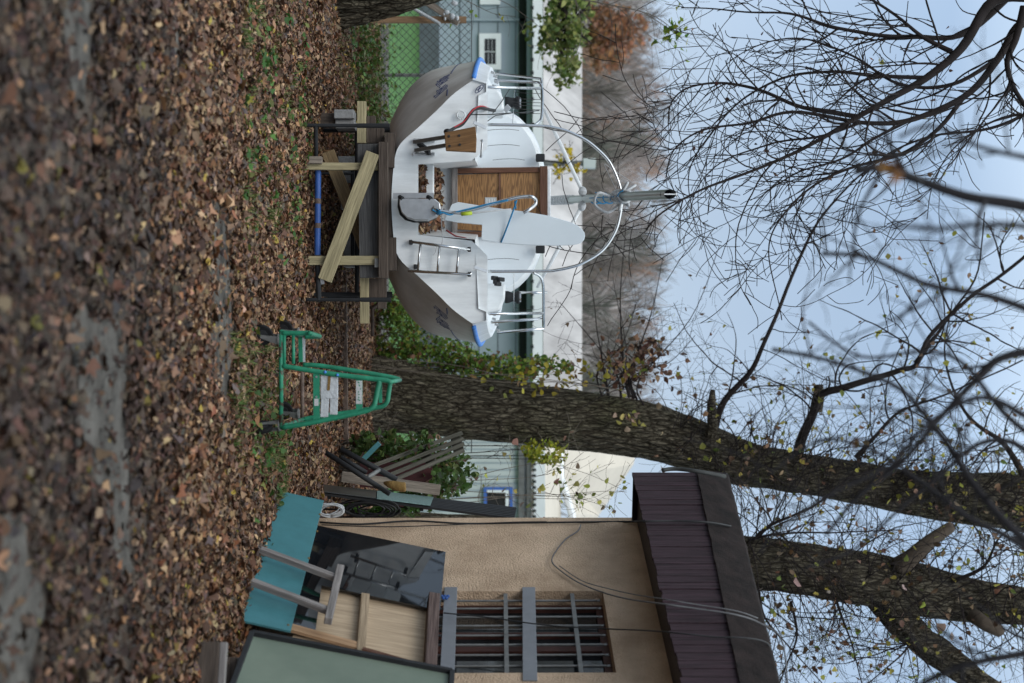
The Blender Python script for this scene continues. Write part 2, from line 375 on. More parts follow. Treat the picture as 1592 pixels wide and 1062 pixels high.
# fallen leaves
def litter():
    n = 215000
    D = np.sqrt(RNG.uniform(3.9**2, 19.3**2, n)); X = RNG.uniform(-1, 1, n)*(.275*D+.6)
    keep = np.ones(n, bool)
    for i in range(n):
        q = noise.noise(Vector((X[i]*.9, D[i]*.9, 3)))
        if D[i] < 6.6 and q+.25*RNG.normal() < (-.05 if D[i] < 5.6 else -.25): keep[i] = RNG.random() < .35
        if keep[i]:
            for p in PW:
                if inpoly(X[i]+.07*noise.noise(Vector((X[i]*6, D[i]*6, 9)))*.6, D[i], p): keep[i] = RNG.random() < .16; break
        if D[i] > 17 and X[i] < 0: keep[i] = keep[i] and RNG.random() < .6
    X, D = X[keep], D[keep]; n = len(X)
    pos = np.stack([X, D, RNG.uniform(.008, .05, n)], 1)
    nr = np.stack([RNG.normal(0, .34, n), RNG.normal(0, .34, n), np.ones(n)], 1)
    c = pick(BROWNS, n, .25, BW)
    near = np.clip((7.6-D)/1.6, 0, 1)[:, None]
    shaded = RNG.random(n)[:, None] < .93*near          # foreground shade painted into the colour of the nearest leaves
    c = np.where(shaded, c*np.array([.36, .37, .43]), c)
    sz = np.clip(RNG.lognormal(math.log(.041), .36, n), .014, .095)
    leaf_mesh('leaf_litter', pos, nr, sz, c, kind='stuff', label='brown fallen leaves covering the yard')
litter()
def blades(name, spots, h=.10, cols=((.06,.11,.025),(.10,.15,.04),(.16,.17,.06)), **kw):
    V = []; F = []; C = []; b = 0
    for (p, r, n) in spots:
        for _ in range(n):
            a = random.random()*6.283; q = r*math.sqrt(random.random())
            x, y = p.x+q*math.cos(a), p.y+q*math.sin(a); H = h*random.uniform(.4, 1.2); t = random.random()*6.283; wd = random.uniform(.002, .0045)
            l = random.uniform(.2, .9)*H; dx, dy = math.cos(t), math.sin(t)
            V += [(x-dy*wd, y+dx*wd, 0), (x+dy*wd, y-dx*wd, 0), (x+dx*l*.35+dy*wd*.8, y+dy*l*.35-dx*wd*.8, H*.6), (x+dx*l*.35-dy*wd*.8, y+dy*l*.35+dx*wd*.8, H*.6), (x+dx*l, y+dy*l, H*.85)]
            F += [(b, b+1, b+2), (b, b+2, b+3), (b+3, b+2, b+4)]; b += 5
            c = random.choice(cols); k = random.uniform(.7, 1.3); C += [(c[0]*k, c[1]*k, c[2]*k)]*5
    return raw_mesh(name, np.array(V), np.array(F), np.array(C), 'live', **kw)
sp_ = []
for _ in range(60): sp_.append((G(random.uniform(352, 432), random.uniform(530, 720)), random.uniform(.05, .16), 22))
for _ in range(20): sp_.append((G(random.uniform(405, 432), random.uniform(690, 780)), random.uniform(.05, .12), 36))
for _ in range(55): sp_.append((G(random.uniform(365, 465), random.uniform(-40, 360)), random.uniform(.03, .09), 26))
for _ in range(60): sp_.append((G(random.uniform(520, 590), random.uniform(-40, 220)), random.uniform(.1, .35), 60))
blades('grass', sp_, kind='stuff', label='green grass tufts growing through the fallen leaves')
def cover():
    P = []
    for _ in range(800):
        v = random.uniform(365, 475); u = random.gauss(170, 130)
        g = G(v, u)
        if noise.noise(g*1.7) > -.02: P.append((g.x, g.y, random.uniform(.02, .09)))
    for _ in range(170): g = G(random.uniform(380, 440), random.gauss(690, 50)); P.append((g.x, g.y, random.uniform(.02, .1)))
    for _ in range(900): g = G(random.uniform(530, 600), random.uniform(-40, 230)); P.append((g.x, g.y, random.uniform(.03, .3)))
    n = len(P)
    leaf_mesh('ground_cover', np.array(P), np.stack([RNG.normal(0, .5, n), RNG.normal(0, .5, n), np.ones(n)], 1), RNG.uniform(.03, .07, n),
              pick([(.04,.10,.022),(.06,.13,.03),(.12,.14,.035)], n, .25), 'live', kind='stuff', label='low green weeds among the fallen leaves')
cover()
# far hillside with a bare winter wood
rows = []
for i in range(24):
    y = 64+i*5
    rows.append([(x, y, max(0, (y-66)*.17*(1+.35*noise.noise(Vector((x*.04, y*.03, 1))))*max(0, min(1, (.11-x/y)*12))) if y < 150 else 13*max(0, min(1, (.11-x/y)*12))) for x in np.linspace(-140, 140, 60)])
struct('hillside', MB().grid(rows), 'hillside')
def forest():
    V = []; F = []; C = []; b = 0
    cs = [(.17,.145,.13),(.22,.185,.165),(.14,.125,.11),(.28,.24,.22),(.32,.295,.285),(.11,.11,.095)]
    def strip(a, d, L, wd, c):
        nonlocal b
        sx_ = d.cross(Vector((0, 1, 0))); sx_ = sx_.normalized()*wd
        e = a+d*L
        V.extend([a-sx_, a+sx_, e+sx_*.3, e-sx_*.3]); F.append((b, b+1, b+2, b+3)); C.extend([c]*4); b += 4
    for t in range(230):
        y = random.uniform(66, 108); x = random.uniform(-.32, .05)*y; base = Vector((x, y, max(0, (y-66)*.15)))
        H = random.uniform(5.6, 9.0)*(.62+.38*y/100); kx = random.uniform(.75, 1.25); c0 = random.choice(cs); c0 = tuple(q*kx for q in c0)
        if random.random() < .09: c0 = (.30, .19, .135)
        strip(base, Vector((random.uniform(-.05, .05), 0, 1)).normalized(), H, random.uniform(.06, .16), tuple(q*.8 for q in c0))
        for k in range(150):
            h = random.uniform(.12, 1)**.8; ang = random.uniform(0, 6.283); out = random.uniform(.05, 1)*(1.05-h)*H*.42+.1
            p = base+Vector((math.cos(ang)*out*.6, math.sin(ang)*out*.6, h*H*.93))
            d = Vector((math.cos(ang)*.6, math.sin(ang)*.3, random.uniform(.3, 1.4))).normalized()
            strip(p, d, random.uniform(.5, 1.9), random.uniform(.010, .042), (lambda kk: tuple(min(.8, q*kk) for q in c0))(random.uniform(.6, 1.5)))
    for k in range(2600):         # pale brush and old grass on the slope
        y = random.uniform(64, 100); x = random.uniform(-.3, .3)*y
        g = random.uniform(.2, .5)
        strip(Vector((x, y, max(0, (y-66)*.15))), Vector((random.uniform(-.6, .6), 0, 1)).normalized(), random.uniform(.6, 2.2), random.uniform(.03, .12), random.choice([(g, g*.95, g*.9), (.14, .11, .085), (.10, .11, .06)]))
    raw_mesh('far_woods', np.array([tuple(v) for v in V]), np.array(F), np.array(C), 'sliver', kind='stuff', label='bare brown trees covering the far hillside')
forest()
# ------------------------------------------------------------------ houses behind
def xat(u, D): return (u-531)/FPX*D
def zat(v, D): return CZ+(v-770)/FPX*D
hb = thing('bungalow', 'long blue grey bungalow with pale low roof behind the wire fence', 'house', (xat(250, 30), 30, 0))
X0, X1 = -11.0, xat(640, 30)
MB().box((X0, 30, .42), (X1, 36, 2.5)).build('wall', 'bluehouse', hb)
MB().box((X0-.02, 29.95, 0), (X1+.02, 36, .42)).build('plinth', 'basegrey', hb)
m = MB()
for z in (.85, 1.25, 1.65, 2.02): m.box((X0, 29.985, z), (X1, 30.0, z+.015))
m.build('siding_joint', 'basegrey', hb)
ze = zat(845, 29.4)
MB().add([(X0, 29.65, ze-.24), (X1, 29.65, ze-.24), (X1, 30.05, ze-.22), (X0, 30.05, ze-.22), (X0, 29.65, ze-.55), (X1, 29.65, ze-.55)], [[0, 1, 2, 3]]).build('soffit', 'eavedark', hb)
rf = MB().add([(X0, 29.55, ze), (X1+.2, 29.55, ze), (X1+.2, 33.5, zat(905, 33.5)), (X0, 33.5, zat(905, 33.5)), (X0, 38, ze), (X1+.2, 38, ze)], [[0, 1, 2, 3], [3, 2, 5, 4]]).build('roof', 'roofpale', hb)
MB().box((X0, 29.45, ze-.22), (X1+.2, 29.55, ze-.015)).build('gutter', 'white', hb)
m = MB(); x = X0
while x < X1: m.box((x, 29.435, ze-.27), (x+.07, 29.45, ze-.20)); x += .27
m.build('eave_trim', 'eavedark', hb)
MB().box((X0, 29.93, zat(807, 29.9)), (X1, 29.985, zat(821, 29.9))).build('eave_shadow_band', 'eavedark', hb)  # near-black band paints the shade under the eave onto the wall
MB().box((X0, 29.65, zat(819, 29.65)), (X1, 29.71, zat(830, 29.65))).build('bargeboard', 'bluehouse', hb)
def win(par, u0, u1, v0, v1, D, frame, pane, t=.11, bars=True):
    a0, a1, b0, b1 = xat(u0, D), xat(u1, D), zat(v0, D), zat(v1, D); f = MB()
    f.box((a0, D-.06, b0), (a0+t, D, b1)).box((a1-t, D-.06, b0), (a1, D, b1)).box((a0+t, D-.06, b0), (a1-t, D, b0+t)).box((a0+t, D-.06, b1-t), (a1-t, D, b1))
    wf = f.build('window', frame, par)
    sub('pane', MB().box((a0+t, D-.02, b0+t), (a1-t, D-.005, b1-t)), pane, wf)
    g = MB(); xm = (a0+a1)/2; zm = (b0+b1)/2
    g.box((xm-.005, D-.045, b0+t), (xm+.005, D-.02, b1-t))
    for q in (.33, .66): g.box((a0+t, D-.04, b0+t+(b1-b0-2*t)*q), (xm-.013, D-.022, b0+t+(b1-b0-2*t)*q+.006)).box((xm+.013, D-.04, b0+t+(b1-b0-2*t)*q), (a1-t, D-.022, b0+t+(b1-b0-2*t)*q+.006))
    if bars: sub('glazing_bar', g, 'white', wf)
    return wf
win(hb, 53, 109, 745, 779, 29.99, 'white', 'glass'); win(hb, -40, 8, 746, 778, 29.99, 'white', 'glass')
win(hb, 232, 288, 745, 779, 29.99, 'white', 'glass')
MB().box((xat(28, 29.9), 29.93, .4), (xat(32, 29.9), 29.99, 2.3)).build('downpipe', 'bluehouse', hb)
hs = thing('cottage', 'pale ribbed cottage with blue trimmed window behind the thick trunk', 'house', (xat(740, 27), 27, 0))
A0, A1 = xat(655, 27), xat(860, 27)
MB().box((A0, 27, 0), (A1, 32, zat(822, 27))).build('wall', 'siding', hs)
m = MB(); x = A0
while x < A1: m.box((x, 26.975, .1), (x+.018, 27, zat(815, 27))); x += .13
m.build('rib', 'bluehouse', hs)
MB().box((A0, 26.9, zat(806, 27)), (A1, 26.985, zat(815, 27))).box((A0, 26.86, zat(819, 27)), (A1, 26.985, zat(826, 27))).build('gutter', 'grey', hs)
MB().box((A0, 26.8, zat(830, 27)), (A1, 27, zat(847, 27))).build('fascia_board', 'white', hs)
m = MB(); x = A0
while x < A1: m.box((x, 26.785, zat(827, 27)), (x+.05, 26.8, zat(833, 27))); x += .11
m.build('eave_trim', 'eavedark', hs)
MB().add([(A0, 26.8, zat(847, 27)), (A1, 26.8, zat(847, 27)), (A1, 29, zat(872, 29)), (A0, 29, zat(872, 29))], [[0, 1, 2, 3]]).build('porch_roof', 'roofcream', hs)
ra = [Q(872, 655, 29), Q(875, 740, 29), Q(893, 800, 29), Q(897, 870, 29)]
rb = [Q(1000, 655, 33), Q(985, 722, 33), Q(932, 800, 33), Q(900, 870, 33)]
MB().add(ra+rb, [[0, 1, 5, 4], [1, 2, 6, 5], [2, 3, 7, 6]]).build('roof', 'roofcream', hs)
MB().tube([p+Vector((0, -.03, -.05)) for p in ra], .075, 6).build('bargeboard', 'white', hs)
w2 = win(hs, 757, 799, 752, 797, 26.98, 'bluetrim', 'glass', .06, False)
sub('inner_frame', MB().box((xat(762, 26.9), 26.91, zat(786, 26.9)), (xat(796, 26.9), 26.93, zat(791, 26.9))).box((xat(762, 26.9), 26.91, zat(757, 26.9)), (xat(766, 26.9), 26.93, zat(786, 26.9))), 'white', w2)
# lamp behind the bungalow
lp = thing('street_lamp', 'grey lamp post standing in front of the bungalow roof behind the boat', 'street lamp', (xat(254, 28.3), 28.3, 0))
MB().tube([Vector((xat(254, 28.3), 28.3, 0)), Q(907, 254, 28.3)], [.07, .055], 10).build('post', 'grey', lp)
MB().box(Q(907, 246, 28.2), Q(925, 263, 28.45)).build('lamp_head', 'siding', lp)
# ------------------------------------------------------------------ chain link fence
fx0, fx1, FD, fh = -6.2, 1.5, 19.2, 1.27
fe = thing('chain_link_fence', 'rusty diamond wire fence along the back of the yard', 'fence', (-2.4, FD, 0))
m = MB(); st = .105; z0 = .06
nx = int((fx1-fx0)/st)
for i in range(-int(fh/st)-1, nx+1):
    for sgn in (1, -1):
        a = []; xs = fx0+i*st
        for k in range(int((fh-z0)/st*2)+1):
            zz = z0+k*st/2; xx = xs+k*st/2 if sgn > 0 else xs+(fh-z0)-k*st/2
            if fx0 <= xx <= fx1: a.append((xx+.012*noise.noise(Vector((xx*2, zz*2, 0))), FD+(.006 if (k+i) % 2 else -.006), zz+.02*noise.noise(Vector((xx*.8, 1, 0)))))
        if len(a) > 1: m.tube([a[0], a[-1]] if len(a) < 3 else a[::3]+([a[-1]] if (len(a)-1) % 3 else []), .0042, 3)
m.build('wire_mesh', 'galv', fe)
MB().tube([(fx0, FD, fh+.01), (fx1, FD, fh+.01)], .007, 5).tube([(fx0, FD, .10), (fx1, FD, .10)], .004, 4).build('top_wire', 'galv', fe)
for x in (-5.9, -3.6, -1.3, 1.0): MB().tube([(x, FD+.04, 0), (x, FD+.04, fh+.08)], .024, 8).build('post', 'grey', fe)
# timber bracing by the fence at the left edge
tb = thing('fence_brace', 'brown timber post with diagonal struts by the left trunk', 'fence brace', tuple(G(566, 30)))
MB().beam(Q(566, 31, 17), Q(725, 31, 17), .075, .05, (0, 1, 0)).build('post', 'brownwood' if 0 else wood('tan_timber', (.20,.12,.065), (.27,.17,.10)), tb)
MB().beam(Q(652, -4, 17.0), Q(713, 36, 16.93), .075, .04, (0, 1, 0)).build('strut', 'oldwood', tb)
MB().tube([Q(628, 5, 16.9), Q(684, 37, 16.9)], .02, 8).build('pipe', 'foam', tb)
MB().tube([Q(567, 8, 16.9), Q(569, 38, 16.9)], .03, 8).build('pipe', 'foam', tb)
m = MB()
for k in range(9): m.ball(Q(random.uniform(690, 712), random.uniform(2, 30), 16.85), random.uniform(.018, .04), 7, (1, .7, random.uniform(.5, 1.3)))
m.build('rag_bundle', 'foam', None, True, label='crumpled pale rags draped over the fence brace', category='rags')
#SECTION_SHED
# ================================================================== shed at the right
C0 = Vector((1.388, 11.2, 0)); WD = Vector((.28, -1, 0)).normalized(); WN = Vector((WD.y, -WD.x, 0)); WN = -WN if WN.x > 0 else WN
def W(v, u, off=0.): return onplane(v, u, C0+WN*off, WN)
def wc(p): return (p-C0).dot(WD), p.z
def WP(s_, z, off=0.): p = C0+WD*s_+WN*off; return Vector((p.x, p.y, z))
shed = thing('garden_shed', 'stucco shed with dark plank fascia and barred window at the right', 'shed', tuple(C0))
ws0 = wc(W(830, 919))[0]; ws1 = wc(W(830, 1046))[0]; wz0 = W(660, 915).z; wz1 = W(948, 985).z
ZT = 2.72; LW = 4.6; TH = .12
m = MB()
def wslab(s0, s1, z0, z1, o0=-TH, o1=0.):
    a = [WP(s0, z0, o1), WP(s1, z0, o1), WP(s1, z1, o1), WP(s0, z1, o1)]; b = [WP(s0, z0, o0), WP(s1, z0, o0), WP(s1, z1, o0), WP(s0, z1, o0)]
    return a+b, [[3, 2, 1, 0], [4, 5, 6, 7], [0, 1, 5, 4], [1, 2, 6, 5], [2, 3, 7, 6], [3, 0, 4, 7]]
# front wall as one skin with a window hole, returning to the reveal
o_ = [WP(0, 0), WP(LW, 0), WP(LW, ZT), WP(0, ZT), WP(ws0, wz0), WP(ws1, wz0), WP(ws1, wz1), WP(ws0, wz1)]
i_ = [WP(ws0, wz0, -.16), WP(ws1, wz0, -.16), WP(ws1, wz1, -.16), WP(ws0, wz1, -.16)]
bk = [WP(0, 0, -3), WP(LW, 0, -3), WP(LW, ZT, -3), WP(0, ZT, -3)]
m.add(o_+i_+bk, [[0, 1, 5, 4], [1, 2, 6, 5], [2, 3, 7, 6], [3, 0, 4, 7], [4, 5, 9, 8], [5, 6, 10, 9], [6, 7, 11, 10], [7, 4, 8, 11], [0, 3, 15, 12], [1, 13, 14, 2], [12, 15, 14, 13]])
m.build('wall', 'stucco', shed)
wn_ = MB(); fr = .05
for a in [(ws0, ws1, wz0, wz0+fr), (ws0, ws1, wz1-fr, wz1), (ws0, ws0+fr, wz0+fr, wz1-fr), (ws1-fr, ws1, wz0+fr, wz1-fr), (ws0+(ws1-ws0)*.52, ws0+(ws1-ws0)*.52+.07, wz0+fr, wz1-fr), (ws0+.35*(ws1-ws0), ws0+.38*(ws1-ws0), wz0+fr, wz1-fr)]:
    wn_.add(*wslab(*a, o0=-.158, o1=-.11))
wf = wn_.build('window', 'brownframe', shed)
sub('pane', MB().add(*wslab(ws0+.01, ws1-.01, wz0+.01, wz1-.01, -.157, -.145)), 'glass', wf)
br = MB()
for u in (928, 940, 953, 966.6, 981.6, 996, 1012, 1029):
    s_ = wc(W(830, u))[0]
    if s_ < ws1-.02: br.tube([WP(s_, wz0-.0, -.03)]+[WP(s_, wz0+(wz1-wz0)*k/50, -.03+.0) for k in range(1, 50)]+[WP(s_, wz1-.06, -.03)], [.0072+.0012*(k % 2) for k in range(51)], 6)
bars = br.build('window_bar', 'grey', shed, True)
for v in (787, 897):
    z = W(v, 985).z; MB().add(*wslab(ws0+.01, ws1-.02, z-.014, z+.014, -.022, -.012)).build('cross_bar', 'grey', shed)
for v, v2 in ((701, 8), (822, 6)):
    a, b = W(v, 915, .0), W(v-(6 if v < 750 else -2), 1060, 0); sa = wc(a)[0]; sb = wc(b)[0]; hh = .045
    MB().add([WP(sa, a.z-hh, .002), WP(sb, b.z-hh, .002), WP(sb, b.z+hh, .002), WP(sa, a.z+hh, .002), WP(sa, a.z-hh, .012), WP(sb, b.z-hh, .012), WP(sb, b.z+hh, .012), WP(sa, a.z+hh, .012)],
             [[0, 1, 2, 3], [7, 6, 5, 4], [0, 4, 5, 1], [1, 5, 6, 2], [2, 6, 7, 3], [3, 7, 4, 0]]).build('strap', M('strap_steel', (.22,.23,.25), .5, .1, 8., .05, 30., metal=.3), shed, bevel=.002)
# roof: plank fascia, felt upstand, soffit
def lin(a, b, t): return a+(b-a)*t
FO = .40
fb0, fb1 = W(984, 735, FO), W(1093.5, 1200, FO); ft0, ft1 = W(1086, 735, FO-.03), W(1182, 1200, FO-.03)
rt0, rt1 = W(1130, 735, FO-.14), W(1244, 1200, FO-.14)
m = MB(); n = 44; UPT = .03
for k in range(n):
    a, b = k/n, (k+1)/n-.0022; jit = random.uniform(-.0035, .0035); dz = random.uniform(-.008, .008)
    q = [lin(fb0, fb1, a), lin(fb0, fb1, b), lin(ft0, ft1, b), lin(ft0, ft1, a)]
    q = [p+WN*jit for p in q]; q[0] = q[0]+Vector((0, 0, dz)); q[1] = q[1]+Vector((0, 0, dz))
    r = random.random()*9; h = (q[3]-q[0]).length; d = (q[1]-q[0]).length
    bkq = [p-WN*.022 for p in q]
    m.add(q+bkq, [[3, 2, 1, 0], [4, 5, 6, 7], [0, 1, 5, 4], [1, 2, 6, 5], [2, 3, 7, 6], [3, 0, 4, 7]], [[(r+h, r), (r+h, r+d), (r, r+d), (r, r)]]*6)
m.build('fascia', wood('stained_plank', (.014,.007,.008), (.040,.022,.029), .8, .45, .5), shed)
m = MB(); N = 40; rows = []
for off, (a, b) in ((.02, (ft0-Vector((0, 0, .015)), ft1-Vector((0, 0, .015)))), (.012, (lin(ft0, rt0, .5), lin(ft1, rt1, .5))), (0, (rt0, rt1)), (-.03, (rt0+Vector((0, 0, .02)), rt1+Vector((0, 0, .02)))), (-2.6, (rt0+Vector((0, 0, .05)), rt1+Vector((0, 0, .05))))):
    rows.append([lin(a, b, k/N)+WN*off+Vector((0, 0, .010*noise.noise(Vector((k*.9, off*3, 2))))) for k in range(N+1)])
m.grid([r[::-1] for r in rows]); m.build('roof', 'bitumen', shed)
e0 = [fb0, ft0, rt0]; e1 = [p-WN*(2.6) for p in e0]
MB().poly([fb0+WD*.004, ft0+WD*.004, rt0+WD*.004, rt0-WN*2.4+WD*.004, fb0-WN*2.4+WD*.004], .03, WD).build('eave_end', 'fascia', shed)
MB().add([fb0-WN*.023+Vector((0, 0, .04)), fb1-WN*.023+Vector((0, 0, .04)), fb1-WN*.7+Vector((0, 0, .04)), fb0-WN*.7+Vector((0, 0, .04))], [[0, 1, 2, 3]]).build('soffit', 'fascia', shed)
MB().tube(smoothpath([W(1030, 731, FO+.05), W(1050, 729, FO+.05), W(1085, 733, FO+.06), W(1128, 741, FO)], 4), .016, 8).build('conduit', 'galv', shed, True)
# cables strung over the shed
def cable(pts, r, mat, label, k=8, name='cable'): return MB().tube(smoothpath(pts, k), r, 6).build(name, mat, None, True, label=label, category='cable', group='cables on the shed')
cable([W(497, 812, .02), W(560, 815, .02), W(640, 810, .02), W(720, 814, .025), W(800, 813, .02), W(880, 812, .02), W(985, 811, .03), W(990, 811, FO+.01), W(1050, 810, FO+.03), W(1100, 812, FO+.02), W(1136, 818, FO-.08)], .0075, 'cable', 'thick black cable running up the shed corner to the roof')
cable([W(500, 816, .03), W(600, 819, .03), W(700, 816, .03), W(790, 812, .03), W(850, 811, .03)], .004, 'cable', 'thin black wire beside the thick cable on the shed corner')
cable([W(903, 816, .03), W(898, 826, .03), W(880, 838, .03), W(865, 856, .03), W(858, 872, .03), W(870, 886, .03), W(900, 906, .03), W(940, 922, .06), W(980, 932, .25), W(1030, 939, FO+.03), W(1080, 946, FO+.03), W(1140, 955, FO+.02), W(1180, 968, FO-.05), W(1215, 995, FO-.1), W(1225, 1070, FO-.12)], .0052, 'greycable', 'grey cable looping across the stucco and up over the plank fascia')
cable([W(870, 880, .045), W(905, 903, .045), W(945, 915, .07), W(985, 924, .26), W(1035, 932, FO+.045), W(1090, 941, FO+.045), W(1145, 950, FO+.03), W(1178, 961, FO-.05)], .0035, 'greycable', 'thinner grey cable following the looped cable up the fascia')
cable([W(690, 953, .05), W(760, 960, .05), W(850, 972, .05), W(950, 978, .06), W(1000, 980, .3), W(1050, 984, FO+.03), W(1110, 990, FO+.03), W(1160, 992, FO+.02), W(1190, 998, FO-.08), W(1199, 1010, FO-.2)], .0045, 'cable', 'thin dark wire hanging down in front of the barred window')
# ------------------------------------------------------------------ boards leaning on the shed
g1, g2 = G(435, 763), G(368, 963); pd = (g2-g1).normalized(); tilt = math.radians(12)
ph = Vector((pd.y, -pd.x, 0)); ph = ph if ph.x < 0 else -ph
pn = (ph*math.cos(tilt)+Vector((0, 0, 1))*math.sin(tilt)).normalized()
def L(v, u, off=0.): return onplane(v, u, g1+pn*off, pn)
MB().poly([L(435, 763, .03), L(503.5, 778, .03), L(452, 981, .03), L(370, 963, .03)], -.016, pn).build('laminate_board', 'teal', None, bevel=.002, label='turquoise laminate board standing on the leaves against the shed', category='board')
MB().poly([L(470, 812, .0), L(693, 858, .0), L(684, 949, .0), L(500, 910, .0), L(490, 985, 0), L(440, 975, 0)], -.012, pn).build('gloss_board', 'gloss', None, label='glossy black panel reflecting the yard, leaning behind the turquoise board', category='panel')
m = MB()
for v, u in ((497, 800), (493, 826), (480, 868), (463, 930), (448, 972)): m.ball(L(v, u, .03), .008, 6)
m.build('pebble', 'tan', None, True, label='row of small dried bits stuck along the turquoise board top', category='debris')
sh = thing('sawhorse', 'weathered grey timber trestle leaning against the turquoise board', 'trestle', tuple(G(380, 875)))
MB().beam(L(389, 849, .13), L(523, 899, .10), .045, .04, pn).build('leg', 'greywood', sh, bevel=.004)
MB().beam(L(377, 899, .13), L(511, 950, .10), .045, .04, pn).build('leg', 'greywood', sh, bevel=.004)
MB().beam(L(529, 882, .11), L(510, 966, .11), .05, .05, pn).build('top_bar', 'greywood', sh, bevel=.006)
MB().beam(L(377, 843, .06), L(374, 893, .06), .02, .04, pn).build('foot_bar', 'brownwood', sh)
# open cupboard behind
cb = thing('open_cupboard', 'open backed cream plywood cupboard standing under the barred window', 'cupboard', tuple(L(440, 960, -.12)))
MB().poly([L(500, 900, -.045), L(672, 930, -.045), L(664, 1050, -.045), L(450, 1000, -.045)], -.012, pn).build('back_panel', 'plycream', cb)
MB().beam(L(567.5, 927, -.015), L(560, 1022, -.015), .055, .05, pn).build('shelf', wood('batten', (.26,.19,.12), (.33,.25,.17)), cb, bevel=.003)
MB().beam(L(674, 930, .0), L(668, 1046, .0), .075, .09, pn).build('top_rail', 'topbrown', cb, bevel=.004)
MB().beam(L(452, 976, -.005), L(560, 1006, -.005), .07, .02, pn).build('side_board', wood('plain_pine', (.30,.18,.10), (.38,.24,.14)), cb)
MB().beam(L(562, 1016, .0), L(668, 1046, .0), .03, .08, pn).build('side_board', 'brownwood', cb)
# sage green framed board in front, at the frame's edge
h1 = Q(390, 987, 8.25); h1.z = max(h1.z, .12)
hp = Vector((.25, -1, 0)).normalized(); hn = Vector((-1, -.25, 0)).normalized(); hn = (hn*math.cos(math.radians(12))+Vector((0, 0, 1))*math.sin(math.radians(12))).normalized()
def Hh(v, u, off=0.): return onplane(v, u, h1+hn*off, hn)
gb = thing('framed_board', 'large sage green board with black frame at the right edge', 'board', tuple(h1))
c_ = [Hh(391, 987), Hh(702, 1047), Hh(694, 1300), Hh(350, 1180)]
c_[2] = c_[1]+hp*1.0; c_[3] = c_[0]+hp*1.0
MB().poly(c_, -.02, hn).build('face', 'sage', gb)
for i in range(4): MB().beam(c_[i]+hn*.006, c_[(i+1) % 4]+hn*.006, .03, .045, hn).build('frame', 'black', gb, bevel=.003)
# timber offcuts at the foot of it
cr = thing('timber_crate', 'dark rough timber crate in the leaves at the lower right', 'crate', tuple(G(300, 1020)))
k0 = G(300, 1016)
def K(a, b, z): return Vector((k0.x+a*.94+b*.33, k0.y-a*.33+b*.94, z))
MB().beam(K(-.06, 0, .07), K(.8, 0, .07), .03, .14, (0, 0, 1)).build('side_board', 'darkwood', cr, bevel=.004)
MB().beam(K(-.06, .02, .158), K(.8, .02, .158), .05, .035, (0, 0, 1)).build('top_rail', 'greywood', cr, bevel=.004)
MB().beam(K(-.03, .42, .08), K(.8, .42, .08), .03, .16, (0, 0, 1)).build('side_board', 'darkwood', cr, bevel=.004)
MB().beam(K(-.03, .44, .178), K(.8, .44, .178), .05, .035, (0, 0, 1)).build('top_rail', 'greywood', cr, bevel=.004)
MB().beam(K(0, .02, .06), K(0, .40, .06), .03, .12, (0, 0, 1)).build('end_board', 'darkwood', cr)
MB().beam(K(.12, .5, .06), K(.3, .9, .10), .2, .12, (0, 0, 1)).build('concrete_lump', 'concrete', None, bevel=.02, label='pale broken concrete lump between the crate and the framed board', category='rubble')
bp_ = MB()
for k in range(5): bp_.ball(W(687+2.4*k, 927+3*(k % 2), .03), .012, 7, (1, .6, 1))
bp_.build('plastic_scrap', 'bluepaint', None, True, label='blue plastic scrap stuck beside the lower window strap', category='plastic scrap')
# ------------------------------------------------------------------ junk heap between the trunk and the shed
def J(v, u, D): return Q(v, u, D)
bgt = thing('slatted_panel', 'tall black slatted grating leaning against the shed corner', 'grating', tuple(G(470, 760)))
a0, a1, b0, b1 = J(503, 757, 11.6), J(506, 765, 11.2), J(800, 792, 12.4), J(798, 805, 11.3)
w0, w1 = J(503, 757, 11.7), J(503, 762, 11.25)
pl = [J(503, 757, 11.9), J(668, 765, 12.3), J(802, 791, 12.5)]; pr = [J(505, 768, 11.3), J(668, 791, 11.55), J(799, 806, 11.7)]
for k in range(7):
    t = k/6; MB().beam(lin(lin(pl[0], pr[0], t), lin(pl[1], pr[1], t), 0), lin(pl[2], pr[2], t), .026, .02, (1, .3, 0)).build('slat', 'black', bgt)
for t in (.02, .5, .98): MB().beam(lin(pl[0], pl[2], t)+Vector((0.03, .05, 0)), lin(pr[0], pr[2], t)+Vector((.03, .05, 0)), .03, .03).build('cross_rail', 'black', bgt)
nn = Vector((-.6, -.8, 0))*.04
MB().poly([lin(pl[0], pl[2], .27)+nn, lin(pl[0], pl[2], .56)+nn, lin(pr[0], pr[2], .55)+nn, lin(pr[0], pr[2], .27)+nn], .006).build('mesh_sheet', 'mesh', None, label='torn teal mesh sheet hung on the black slatted grating', category='mesh sheet')
MB().poly([lin(pl[0], pl[2], .0)+nn, lin(pl[0], pl[2], .265)+nn, lin(pr[0], pr[2], .265)+nn, lin(pr[0], pr[2], .0)+nn], .006).build('smoked_sheet', 'smoked', None, label='dark smoked plastic sheet at the foot of the black grating', category='sheet')
tf = thing('tube_frame', 'black steel tube frame leaning on the junk heap', 'frame', tuple(G(505, 710)))
MB().tube([J(507, 704, 11.4), J(606, 768, 11.3)], .021, 8).build('tube', 'black', tf, True)
MB().tube([J(529, 698, 11.7), J(617, 746, 11.7)], .024, 8).build('tube', 'black', tf, True)
MB().tube([J(530, 711, 11.6), J(570, 735, 11.6)], .018, 8).build('tube', 'black', tf, True)
MB().tube([J(572, 742, 11.4), J(589, 731, 11.65)], .018, 8).build('cross_tube', 'grey', tf, True)
MB().beam(J(531, 741, 12.0), J(684, 762, 12.1), .09, .03, (0, 1, 0)).build('timber_plank', 'oldwood', None, bevel=.003, label='weathered grey plank leaning upright in the junk heap', category='plank')
m = MB()
